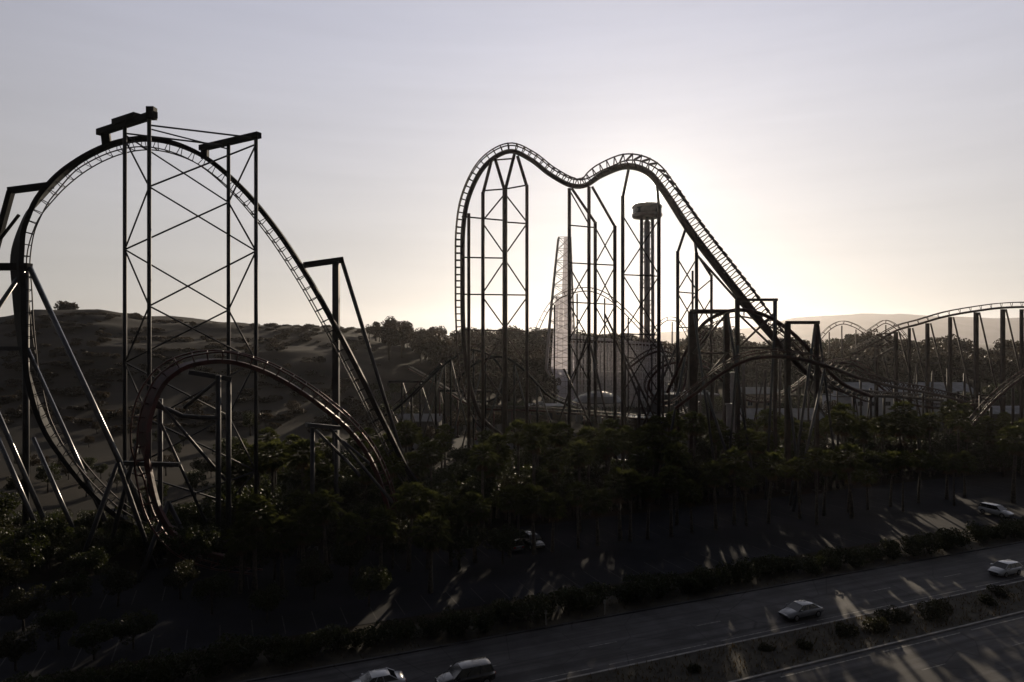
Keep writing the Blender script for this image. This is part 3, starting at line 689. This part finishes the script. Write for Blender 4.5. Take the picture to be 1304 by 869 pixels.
# round pavilion with a dark canopy
pv = P(762, 500, 236); pvo = empty('pavilion', (pv.x, pv.y, 0)); tag(pvo, 'round open pavilion with a dark domed canopy behind the low track', 'pavilion')
lathe([(8.8, 7.0), (8.9, 7.3), (6.5, 9.2), (3.2, 10.3), (.6, 10.8), (.4, 11.4)], 20).build('canopy', M['roofd'], pvo)
for k in range(8):
    an = math.pi / 4 * k; MB().tube([(7.6 * math.cos(an), 7.6 * math.sin(an), 0), (7.6 * math.cos(an), 7.6 * math.sin(an), 7.3)], .2, 8).build('post', M['white_steel'], pvo)
# white pylons by the portal frames
for (px, py, d, lab) in ((934, 476, 140, 'tall white pylon standing between the portal frame legs'), (929, 516, 132, 'short white pylon in front of the tall white one')):
    q = P(px, py, d); po = empty('pylon', (q.x, q.y, 0)); tag(po, lab, 'pylon')
    MB().box((0, 0, q.z / 2), (1.1, .5, q.z)).build('shaft', M['white_steel'], po); MB().box((0, 0, q.z + .15), (1.5, .8, .3)).build('cap', M['white_steel'], po); MB().box((0, 0, .2), (2, 1.4, .4)).build('base', M['kerb'], po)

# ================================================================== VEGETATION
def rnd(a, b_): return random.uniform(a, b_)
def leafball(b, c, r, n, size, flatz=.8, mi=0):
    for _ in range(n):
        while True:
            q = Vector((rnd(-1, 1), rnd(-1, 1), rnd(-1, 1)))
            if .25 < q.length < 1: break
        q = q.normalized() * (q.length ** .4); p = c + Vector((q.x * r, q.y * r, q.z * r * flatz))
        a = Vector((rnd(-1, 1), rnd(-1, 1), rnd(-1, 1))).normalized(); e = a.cross(Vector((rnd(-1, 1), rnd(-1, 1), rnd(-1, 1)))).normalized()
        s = size * rnd(.6, 1.3)
        b.poly([p - a * s, p + e * s * .45, p + a * s, p - e * s * .45], mi)
def make_tree(h, cr, nclump, nleaf, size, leafm, seed, th=None, name='tree', spread=1.0, vert=.75):
    random.seed(seed); root = empty(name, (0, 0, 0)); tb = MB(); hb = h * .32
    lean = Vector((rnd(-.4, .4), rnd(-.4, .4), 0))
    tb.tube([(0, 0, -.3), Vector((0, 0, hb)) + lean * .5, Vector((0, 0, h * .75)) + lean], [h * .032, h * .022, h * .008], 8)
    cb_ = MB(); cz = h * .64
    for i in range(nclump):
        an = rnd(0, 6.28); el = rnd(-.85, 1.0); rr = rnd(.45, 1.0)
        c = Vector((math.cos(an) * cr * rr * math.cos(el) * spread, math.sin(an) * cr * rr * math.cos(el) * spread, cz + math.sin(el) * (h - cz) * .82 * rr + lean.z))
        if i < 7: tb.tube([Vector((0, 0, hb * rnd(.8, 1.3))) + lean * .5, (c + Vector((0, 0, hb))) / 2 + Vector((rnd(-.3, .3), rnd(-.3, .3), 0)), c], [h * .013, h * .009, h * .003], 5)
        leafball(cb_, c, cr * rnd(.26, .46), nleaf // nclump, size, vert)
    tb.build('trunk', M['bark'], root, smooth=True); cb_.build('crown', M[leafm], root)
    return root
def make_palm(h, seed, nl=46):
    random.seed(seed); root = empty('palm_tree'); dx, dy = rnd(-.5, .5), rnd(-.5, .5)
    MB().tube([(0, 0, -.3), (dx * .3, dy * .3, h * .35), (dx * .8, dy * .8, h * .75), (dx, dy, h)], [.34, .24, .2, .22], 8).build('trunk', M['palmbark'], root, smooth=True)
    lb = MB(); db = MB()
    def fan(b, hub, d_, R_, nb=11, spread=2.3, droop=.25):
        side = d_.cross(Vector((0, 0, 1)));  side = side.normalized() if side.length > .1 else Vector((1, 0, 0))
        nrm = side.cross(d_).normalized()
        for k in range(nb):
            an = -spread / 2 + spread * k / (nb - 1); dd = d_ * math.cos(an) + side * math.sin(an)
            tip = hub + dd * R_ * rnd(.85, 1.1) - Vector((0, 0, droop * R_ * rnd(.5, 1.3))); mid = hub + dd * R_ * .55 + nrm * .04
            w = side * math.cos(an) - d_ * math.sin(an); w *= R_ * .085
            b.poly([hub, mid - w, tip]); b.poly([hub, tip, mid + w])
    top = Vector((dx, dy, h))
    for i in range(nl):
        an = i * 2.39996 + rnd(-.2, .2); el = R(85) - (i / nl) ** .85 * R(125) + rnd(-.1, .1)
        d_ = Vector((math.cos(an) * math.cos(el), math.sin(an) * math.cos(el), math.sin(el)))
        pet = rnd(1.1, 1.6); hub = top + d_ * pet
        lb.tube([top, hub], .03, 3); fan(lb, hub, (d_ - Vector((0, 0, .15))).normalized(), rnd(1.0, 1.3))
    for i in range(20):
        an = rnd(0, 6.28); d_ = Vector((math.cos(an) * .35, math.sin(an) * .35, -1)).normalized()
        hub = top + d_ * rnd(.4, 1.6); fan(db, hub, d_, rnd(.8, 1.1), 7, 1.6, .1)
    lb.build('crown', M['palm'], root); db.build('dead_fronds', M['deadpalm'], root)
    return root
PROTO = []
def proto(o, label, cat, group): tag(o, label, cat, group); PROTO.append(o); return o
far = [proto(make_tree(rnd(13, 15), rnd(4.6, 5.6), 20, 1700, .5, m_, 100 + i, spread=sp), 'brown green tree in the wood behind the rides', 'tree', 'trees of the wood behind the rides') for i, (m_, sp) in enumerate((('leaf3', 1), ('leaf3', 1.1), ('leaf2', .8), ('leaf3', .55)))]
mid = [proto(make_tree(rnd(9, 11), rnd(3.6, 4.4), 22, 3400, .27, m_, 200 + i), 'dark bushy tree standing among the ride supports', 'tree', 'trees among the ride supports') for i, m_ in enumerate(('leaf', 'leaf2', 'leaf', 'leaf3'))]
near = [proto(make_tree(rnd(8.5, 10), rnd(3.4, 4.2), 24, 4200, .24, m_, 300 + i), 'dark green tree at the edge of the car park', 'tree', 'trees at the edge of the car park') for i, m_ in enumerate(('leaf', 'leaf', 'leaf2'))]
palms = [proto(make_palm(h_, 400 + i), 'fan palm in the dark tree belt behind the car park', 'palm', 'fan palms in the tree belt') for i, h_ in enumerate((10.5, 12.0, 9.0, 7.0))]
def make_shrub(seed, r, h, n, name='shrub', m_='leaf', ls=.11):
    random.seed(seed); root = empty(name); sb_ = MB()
    for k in range(5): sb_.tube([(0, 0, -.1), (rnd(-.5, .5) * r, rnd(-.5, .5) * r, h * .6)], [.05, .02], 4)
    sb_.build('stems', M['bark'], root); cb_ = MB()
    for k in range(9): leafball(cb_, Vector((rnd(-.6, .6) * r, rnd(-.6, .6) * r, h * rnd(.35, .72))), r * .42, n // 9, ls, .8)
    cb_.build('foliage', M[m_], root); return root
shr = [proto(make_shrub(500 + i, 1.5, 1.7, 1300), 'dense dark shrub in the row along the road verge', 'shrub', 'shrubs along the road verge') for i in range(3)]
msh = [proto(make_shrub(510 + i, 1.3, 1.0, 1200, m_='leaf2'), 'low rounded shrub growing on the road median', 'shrub', 'shrubs on the road median') for i in range(3)]
hsh = [proto(make_shrub(520 + i, 2.4, 2.6, 600, m_='leaf3', ls=.36), 'dark scrub bush on the dry left hillside', 'bush', 'scrub bushes on the left hills') for i in range(2)]
for k_, pr in enumerate(hsh):
    pass
USED = set()
def plant(pr, x, y, sc=1.0, label=None, z=None, group=None):
    z = hz(x, y) - .05 if z is None else z
    s3 = (sc * rnd(.93, 1.07), sc * rnd(.93, 1.07), sc)
    if pr.name not in USED:
        USED.add(pr.name); pr.location = (x, y, z); pr.rotation_euler.z = rnd(0, 6.28); pr.scale = s3
        if label: pr['label_later'] = label
        return pr
    o = copy_tree(pr, (x, y, z), rnd(0, 6.28), s3)
    if label: o['label'] = label; o['group'] = group or pr['group']
    return o
def at(px, d): return (px - 652) * d / FPX
random.seed(11)
# the wood: skyline heights read off the photograph
SKY = [(455, 425), (468, 412), (480, 402), (520, 402), (528, 418), (540, 412), (556, 410), (575, 416), (600, 410), (640, 411), (670, 413), (700, 412), (730, 418), (760, 420), (795, 414), (840, 430), (870, 432), (885, 415), (920, 408), (945, 428), (975, 432), (1000, 424), (1045, 430), (1062, 424), (1085, 426), (1100, 416), (1135, 420), (1160, 430), (1185, 424), (1210, 424), (1240, 440), (1265, 446), (1285, 428), (1320, 430), (1400, 430)]
for px in range(462, 1420, 17):
    px2 = px + rnd(-5, 5); d = rnd(372, 412); x = at(px2, d); g = hz(x, d)
    top = EYE - (interp(px2, SKY) - 434.5) * d / FPX
    pr = random.choice(far); hh = top - g + rnd(-1.6, .3)
    plant(pr, x, d, max(.45, hh / 14.2))
wv = []; wf = []; wood_src = []
for pr in far:
    vs = []; fs = []
    for c in pr.children:
        o_ = len(vs); vs += [v.co.copy() for v in c.data.vertices]; fs += [[o_ + i for i in p.vertices] for p in c.data.polygons]
    wood_src.append((vs, fs))
for d0, st in ((402, 12), (386, 16), (362, 17), (340, 18), (316, 19)):       # the closed mass of crowns below the skyline
    for px in range((474 if d0 > 380 else 498) if d0 > 320 else 560, 1420, st):
        d = d0 + rnd(-9, 9); x = at(px + rnd(-7, 7), d)
        if 694 < px < 868 and d < 345: continue
        top = EYE - (interp(px, SKY) + rnd(6, 24) - 434.5) * d / FPX
        sc = min(1.5, max(.5, (top - hz(x, d)) / 14.2)); vs, fs = random.choice(wood_src); o_ = len(wv)
        Mx = Matrix.Translation((x, d, hz(x, d))) @ Matrix.Rotation(rnd(0, 6.28), 4, 'Z') @ Matrix.Scale(sc * 1.15, 4)
        wv += [tuple(Mx @ v) for v in vs]; wf += [[o_ + i for i in f] for f in fs]
wme = bpy.data.meshes.new('wood'); wme.from_pydata(wv, [], wf); wme.materials.append(M['leaf3'])
tag(link('wood', wme), 'dark closed wood of brown green crowns below the skyline', 'wood', kind='stuff')
for px in range(566, 700, 13): plant(random.choice(far), at(px + rnd(-5, 5), 282), rnd(272, 292), rnd(.9, 1.3))
# scrub on the hills
for i in range(26):
    px = rnd(-40, 470); d = rnd(200, 390) ; plant(random.choice(hsh), at(px, d), d, rnd(.8, 1.3))
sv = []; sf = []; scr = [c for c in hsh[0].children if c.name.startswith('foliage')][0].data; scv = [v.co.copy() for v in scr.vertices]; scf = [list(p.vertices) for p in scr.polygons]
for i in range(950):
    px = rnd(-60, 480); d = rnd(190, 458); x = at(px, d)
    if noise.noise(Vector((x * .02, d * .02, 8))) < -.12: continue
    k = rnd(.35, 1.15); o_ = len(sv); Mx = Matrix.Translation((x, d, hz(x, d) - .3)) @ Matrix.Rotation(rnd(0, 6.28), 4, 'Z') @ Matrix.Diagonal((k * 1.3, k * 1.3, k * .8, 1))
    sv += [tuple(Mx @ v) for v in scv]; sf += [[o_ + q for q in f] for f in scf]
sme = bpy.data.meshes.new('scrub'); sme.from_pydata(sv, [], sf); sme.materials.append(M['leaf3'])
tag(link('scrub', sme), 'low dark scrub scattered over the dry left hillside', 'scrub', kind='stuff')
for px, d, s in ((85, 440, 2.6), (78, 442, 2.0), (92, 441, 1.7), (445, 330, 1.5)): plant(hsh[0], at(px, d), d, s)
# trees among the supports
for i in range(78):
    px = rnd(-60, 1380); d = rnd(126, 215)
    if px < 470 and rnd(0, 1) < .55: d = rnd(104, 150)
    sc = rnd(.5, .9)
    if 575 < px < 880: sc *= .75
    if px < 290: sc *= .6
    plant(random.choice(mid), at(px, d), d, sc)
for i in range(22): px = rnd(470, 700); d = rnd(200, 275); plant(random.choice(mid), at(px, d), d, rnd(.55, .85))
for px, d, s in ((905, 236, .9), (925, 232, 1.0), (948, 226, .8), (1000, 240, 1.0), (1030, 236, 1.0), (1060, 232, .9), (1270, 250, 1.3), (1225, 245, 1.0), (1295, 240, 1.2), (1240, 215, .9)): plant(random.choice(mid), at(px, d), d, s)
# belt of trees and palms behind the car park; a few palms are picked out by where they stand
def lot_edge(px):      # distance of the car park's far edge in this direction
    return (O0.y + 45 / .9220 - .42 * O0.x) / (1 - .42 * (px - 652) / FPX)
for row, (step, lo, hi) in enumerate(((22, 0, 7), (19, 7, 16), (20, 16, 30), (30, 28, 44))):
    for px in range(-40, 1380, step):
        px2 = px + rnd(-9, 9); d = min(lot_edge(px2), 138) + rnd(lo, hi)
        if px < 290 and row > 1: continue
        tall = 1.0
        if px < 290: pr = random.choice(near); tall = .55
        elif rnd(0, 1) < (.66 if px > 480 else .4): pr = random.choice(palms[:3]); tall = 1.05 if row < 2 else .9
        else: pr = random.choice(near); tall = .88
        plant(pr, at(px2, d), d, rnd(.8, 1.04) * tall)
for px, py, d, k in ((615, 566, 98, 1), (738, 563, 100, 1), (660, 617, 96, 0), (548, 655, 76, 3), (862, 566, 104, 1), (935, 572, 104, 0), (1040, 572, 104, 1), (1085, 566, 108, 2), (500, 580, 100, 1), (330, 565, 100, 0), (1150, 575, 112, 1), (1290, 545, 118, 2), (1215, 580, 116, 0), (380, 625, 88, 0), (690, 600, 108, 2), (790, 600, 96, 3)):
    x = at(px, d); top = EYE - (py - 434.5) * d / FPX; base = (10.5, 12.0, 9.0, 7.0)[k] + 1.9
    plant(palms[k], x, d, top / base)
# lower trees right in front on the left, under the rides
for px, d, s in ((20, 78, .8), (60, 84, .8), (110, 76, .6), (250, 82, .75), (300, 90, .8), (350, 80, .7), (420, 86, .85), (470, 92, .8), (-10, 92, .9), (140, 95, .6), (390, 100, .9), (450, 104, .9), (520, 90, .7), (90, 70, .5), (30, 66, .5), (0, 72, .7), (75, 62, .45), (150, 72, .55), (190, 86, .6), (230, 74, .5), (270, 70, .5), (310, 78, .6), (210, 92, .6), (400, 74, .6), (340, 68, .45), (170, 62, .4), (120, 60, .4), (20, 58, .4), (445, 80, .6), (500, 84, .7), (585, 84, .7), (640, 86, .6), (470, 72, .5)): plant(random.choice(near), at(px, d), d, s)
# palms on the planted strip between the two halves of the car park
for px in range(300, 1240, 31):
    px2 = px + rnd(-9, 9); d = (O0.y + 31.2 / .9220 - .42 * O0.x) / (1 - .42 * (px2 - 652) / FPX)
    plant(random.choice(palms[2:]), at(px2, d), d, rnd(.8, 1.0))
for px in range(500, 1010, 21):  # low crowned tree row added to keep sun streaks off the car park
    d = min(lot_edge(px), 138) + rnd(1, 6); plant(random.choice(near), at(px + rnd(-5, 5), d), d, rnd(.55, .68))
# bushes added behind the car park to block low sun between the trunks
sun_block = [proto(make_shrub(540 + i, 2.6, 3.0, 1100, ls=.17), 'dark bush added behind the car park to block low sun', 'bush', 'bushes added to block low sun') for i in range(2)]
for i in range(130):
    px = -40 + i * 10.8 + rnd(-5, 5); d = min(lot_edge(px), 138) + rnd(3, 26)
    plant(random.choice(sun_block), at(px, d), d, (rnd(1.2, 1.9) if i % 3 else rnd(1.9, 2.5)) * (.5 if px < 290 else 1))
# shrubs along the verge
for i in range(100):
    s = -60 + i * 1.75 + rnd(-.5, .5)
    if 62 < s < 65: continue
    q = rp(s, 12.2 + rnd(-.7, 1.2)); plant(random.choice(shr), q.x, q.y, rnd(1.0, 1.5))
for s, t, k in ((24, -2.6, 1.0), (27.5, -3.2, 1.1), (31, -2.2, 1.2), (35.5, -3, 1.25), (38, -2.0, 1.0), (44, -3.0, .9), (48, -1.8, 1.0), (53, -3.0, .8), (18, -3.4, .7), (14.5, -2.3, .6), (60, -2.5, 1), (66, -3, 1), (6, -3, .6), (-4, -2.5, .7), (73, -2, 1.0), (80, -3, 1.1)):
    q = rp(s, t); plant(random.choice(msh), q.x, q.y, k)
for pr in PROTO:
    if pr.name not in USED: USED.add(pr.name); pr.location = (at(700, 330), 330, hz(at(700, 330), 330))
# every repeat is told apart by the landmark it stands in line with and how near it stands
LM = [(-30, 'the left picture edge'), (33, 'the leftmost dark column'), (95, 'the long slanting leg'), (165, "the lattice tower's left legs"), (240, "the lattice tower's middle"), (315, "the lattice tower's right legs"),
      (372, 'the sky beside the lattice tower'), (428, 'the right frame square column'), (485, 'the foot of the arch'), (540, 'the dip in the skyline'), (592, 'the vertical track'), (643, 'the thick round hill column'), (690, 'the gap left of it'),
      (725, 'the pale tapering tower'), (770, 'the columns under the dip'), (824, 'the viewing tower'), (881, 'the thick portal column'), (925, 'the first portal frame'), (965, 'the middle portal frame'), (1005, 'the foot of the drop'), (1042, 'the lowest portal frame'), (1080, 'the distant thin humps'),
      (1125, 'the boxed track end'), (1170, 'the shortest right hand posts'), (1210, 'the middle right hand posts'), (1245, 'the tallest right hand posts'), (1285, 'the right picture edge'), (1350, 'a place beyond the edge')]
LM[12] = (690, 'the gap beside the round hill')
ORD = ['nearest'] + [w + ' nearest' for w in 'second third fourth fifth sixth seventh eighth ninth tenth eleventh twelfth thirteenth fourteenth fifteenth sixteenth seventeenth eighteenth nineteenth twentieth'.split()] + ['farthest']
SHORT = {'trees of the wood behind the rides': 'brown green wood tree', 'trees among the ride supports': 'dark tree among supports', 'trees at the edge of the car park': 'dark tree by car park', 'fan palms in the tree belt': 'fan palm',
         'shrubs along the road verge': 'verge shrub', 'shrubs on the road median': 'median shrub', 'bushes added to block low sun': 'added sun blocking bush', 'scrub bushes on the left hills': 'scrub bush on hill'}
bins = {}
for o in COL.objects:
    if o.parent is None and o.get('group') in SHORT:
        x, y, z = o.location; pxo = 652 + x * FPX / max(y, 1)
        lm = min(LM, key=lambda q: abs(q[0] - pxo))[1]; bins.setdefault((o['group'], lm), []).append(o)
for (g, lm), lst in bins.items():
    lst.sort(key=lambda o: o.location.y)
    for k, o in enumerate(lst):
        w = ORD[min(k, 20)] + ' ' if len(lst) > 1 else ''
        o['label'] = w + SHORT[g] + ' in line with ' + lm
# tufts of dry grass on the median and verge (nobody could count them)
random.seed(5); gb = MB()
for i in range(9000):
    if i % 3: q = rp(rnd(-40, 120), rnd(-5.6, -.4), .12)
    else: q = rp(rnd(-60, 120), rnd(9.95, 16.5), .05)
    hgt = rnd(.12, .45); a = rnd(0, 3.14); v = Vector((math.cos(a) * .05, math.sin(a) * .05, 0))
    gb.poly([q - v, q + v, q + Vector((rnd(-.15, .15), rnd(-.15, .15), hgt))])
tag(gb.build('dry_grass', M['deadpalm']), 'tufts of dry grass on the median and the verge', 'grass', kind='stuff')

# ================================================================== CARS
def make_car(paint, kind, label):
    root = empty('car'); tag(root, label, 'car')
    Lh = {'sedan': 2.3, 'suv': 2.35, 'hatch': 2.05}[kind]; Wd = {'sedan': .90, 'suv': .96, 'hatch': .88}[kind]
    zr = {'sedan': 1.43, 'suv': 1.76, 'hatch': 1.50}[kind]; zb = {'sedan': .92, 'suv': 1.10, 'hatch': .96}[kind]; zl = {'sedan': .22, 'suv': .30, 'hatch': .22}[kind]
    # body stations along x (front = +x): (x, half width, z top of the lower body)
    st = [(-Lh, Wd * .80, zb - .22), (-Lh + .06, Wd * .93, zb - .06), (-Lh + .5, Wd * .99, zb + .02), (-1.1, Wd, zb + .02), (0, Wd, zb), (.9, Wd, zb - .02), (1.25, Wd * .99, zb - .06), (Lh - .5, Wd * .96, zb - .17), (Lh - .1, Wd * .88, zb - .30), (Lh, Wd * .78, zb - .40)]
    b = MB(); nr = 0
    for (x, w, zt) in st:
        lo = zl + (.14 if abs(x) > Lh - .08 else 0)
        ring = [(0, zt + .035), (w * .62, zt + .025), (w * .90, zt - .03), (w, zt - .16), (w * 1.005, (zt + lo) / 2), (w * .98, lo + .12), (w * .9, lo), (0, lo)]
        full = ring + [(-a, c) for a, c in ring[-2:0:-1]]
        nr = len(full)
        for (yy, zz) in full: b.v.append(Vector((x, yy, zz)))
    for i in range(len(st) - 1):
        for k in range(nr):
            b.f.append([i * nr + k, i * nr + (k + 1) % nr, (i + 1) * nr + (k + 1) % nr, (i + 1) * nr + k]); b.m.append(0)
    b.f.append(list(range(nr))); b.m.append(0); b.f.append([(len(st) - 1) * nr + k for k in range(nr)][::-1]); b.m.append(0)
    b.build('body', M[paint], root, smooth=True)
    # cabin: base and roof rectangles
    bx = {'sedan': (-1.72, 1.15, -1.0, .35), 'suv': (-2.22, 1.2, -1.95, .45), 'hatch': (-1.98, 1.15, -1.55, .40)}[kind]
    z0 = zb - .0; z1 = zr - .07; w0_ = Wd * .90; w1_ = Wd * .72
    A = [Vector((bx[0], s * w0_, z0)) for s in (-1, 1)] + [Vector((bx[1], s * w0_, z0 - .03)) for s in (-1, 1)]
    B = [Vector((bx[2], s * w1_, z1)) for s in (-1, 1)] + [Vector((bx[3], s * w1_, z1)) for s in (-1, 1)]
    g = MB()
    g.poly([A[2], A[3], B[3], B[2]]); g.build('windscreen', M['glass'], root)
    g = MB(); g.poly([A[0], B[0], B[1], A[1]]); g.build('rear_window', M['glass'], root)
    for s in (0, 1):
        g = MB(); g.poly([A[s], A[s + 2], B[s + 2], B[s]]); g.build('side_window', M['glass'], root)
        p = MB()
        off = Vector((0, (-1 if s == 0 else 1) * .015, 0))
        for t in (0, .36, .68, 1):
            if kind == 'sedan' and t == .36: t = .4
            p.tube([A[s].lerp(A[s + 2], t) + off, B[s].lerp(B[s + 2], t) + off], .035, 4)
        p.build('pillar', M[paint] if kind != 'suv' else M['plastic'], root)
    rb = MB(); xs_ = [bx[2] - .06, bx[2] + .25, (bx[2] + bx[3]) / 2, bx[3] - .2, bx[3] + .06]
    for x in xs_:
        e = 0 if x in (xs_[0], xs_[-1]) else .075
        for (yy, zz) in ((-w1_ - .02, z1 - .02), (-w1_ * .7, z1 + e * .8), (0, z1 + e), (w1_ * .7, z1 + e * .8), (w1_ + .02, z1 - .02)): rb.v.append(Vector((x, yy, zz + .015)))
    for i in range(4):
        for k in range(4): rb.f.append([i * 5 + k, i * 5 + k + 1, (i + 1) * 5 + k + 1, (i + 1) * 5 + k]); rb.m.append(0)
    rb.build('roof', M[paint], root, smooth=True)
    for s in (-1, 1):
        MB().box((Lh - .16, s * Wd * .62, zb - .44), (.26, .38, .14)).build('headlight', M['chrome'], root)
        MB().box((-Lh + .05, s * Wd * .66, zb - .22), (.16, .32, .18)).build('tail_light', M['tail'], root)
        MB().box((.85, s * (Wd + .10), zb + .06), (.16, .22, .14)).build('mirror', M[paint], root)
    MB().box((Lh - .02, 0, zl + .22), (.12, Wd * 1.2, .18)).build('grille', M['plastic'], root)
    MB().box((-Lh - .005, 0, zb - .42), (.03, .5, .12)).build('number_plate', M['paint'], root)
    wr = .33 if kind != 'suv' else .38
    for x in (-Lh + .85, Lh - .88):
        for s in (-1, 1):
            w = MB().tube([(x, s * (Wd - .20), wr), (x, s * (Wd + .02), wr)], wr, 18).build('wheel', M['tyre'], root)
            MB().tube([(x, s * (Wd + .0), wr), (x, s * (Wd + .035), wr)], wr * .62, 12).build('rim', M['rim'], w)
    return root
cars = {}
def put_car(key, paint, kind, label, x, y, rz, z=.03):
    if key not in cars: cars[key] = make_car(paint, kind, label); o = cars[key]
    else: o = copy_tree(cars[key], label=label)
    o.location = (x, y, z); o.rotation_euler.z = rz; return o
def on_road(px, py, t=None):
    d = EYE * FPX / (py - 434.5); return at(px, d), d
HEAD = ANG + math.pi
for key, paint, kind, label, px, py in (('ws', 'car_silver', 'sedan', 'silver sedan driving past the sun streaks near the median', 1040, 795), ('wh', 'car_white', 'hatch', 'white hatchback driving at the right edge of the picture', 1284, 733),
                                        ('wsd', 'car_white', 'sedan', 'white sedan half cut off by the bottom edge', 478, 880), ('bsuv', 'car_black', 'suv', 'black sport utility vehicle with a bright roof at the bottom edge', 600, 884)):
    x, y = on_road(px, py)
    t = (Vector((x, y, 0)) - O0).dot(NV); s = (Vector((x, y, 0)) - O0).dot(U)
    t = min(max(t, 2.3), 7.2); q = rp(s, t)
    put_car(key, paint, kind, label, q.x, q.y, HEAD)
park = [('wsuv', 'car_white', 'suv', 'white sport utility vehicle parked under the trees at the right', 1244, 652), ('grey', 'car_grey', 'hatch', 'grey hatchback parked under the palms left of centre', 622, 690),
        ('bsuv', 'car_black', 'suv', 'black sport utility vehicle parked beside the grey hatchback under the palms', 652, 692), 
        ]
for i, (key, paint, kind, label, px, py) in enumerate(park):
    x, y = on_road(px, py); s = (Vector((x, y, 0)) - O0).dot(U); t = (Vector((x, y, 0)) - O0).dot(NV)
    t = 20.6 if t < 27 else 34.4; s = -150 + 2.9 * round((s + 150) / 2.9) + 1.45
    q = rp(s, t); put_car(key, paint, kind, label, q.x, q.y, ANG + math.pi / 2 * (1 if i % 2 else -1))

# ================================================================== slim posts on the verge
for px, py, lab in ((712, 812, 'slim grey marker post on the verge left of the other'), (790, 798, 'slim grey marker post on the verge right of the other')):
    x, y = on_road(px, py); q = rp((Vector((x, y, 0)) - O0).dot(U), 10.3)
    po = empty('marker_post', (q.x, q.y, .06)); tag(po, lab, 'post')
    MB().tube([(0, 0, 0), (0, 0, 1.5)], .06, 8).build('post', M['kerb'], po); MB().box((0, -.03, 1.3), (.28, .05, .38), ANG).build('plate', M['paint'], po)

# ================================================================== HAZE (one even volume round everything)
hb = MB().box((0, 4600, 191), (19000, 10200, 384)).build('haze', [])
hm = bpy.data.materials.new('haze_air'); hm.use_nodes = True; ht = hm.node_tree; ht.nodes.clear()
ho = ht.nodes.new('ShaderNodeOutputMaterial'); hv = ht.nodes.new('ShaderNodeVolumePrincipled')
hv.inputs['Color'].default_value = (.92, .90, .92, 1); hv.inputs['Density'].default_value = 0.40e-4; hv.inputs['Anisotropy'].default_value = .69
ht.links.new(hv.outputs[0], ho.inputs['Volume']); hb.data.materials.clear(); hb.data.materials.append(hm)
tag(hb, 'thin pale evening haze over the whole park', 'haze', kind='stuff')
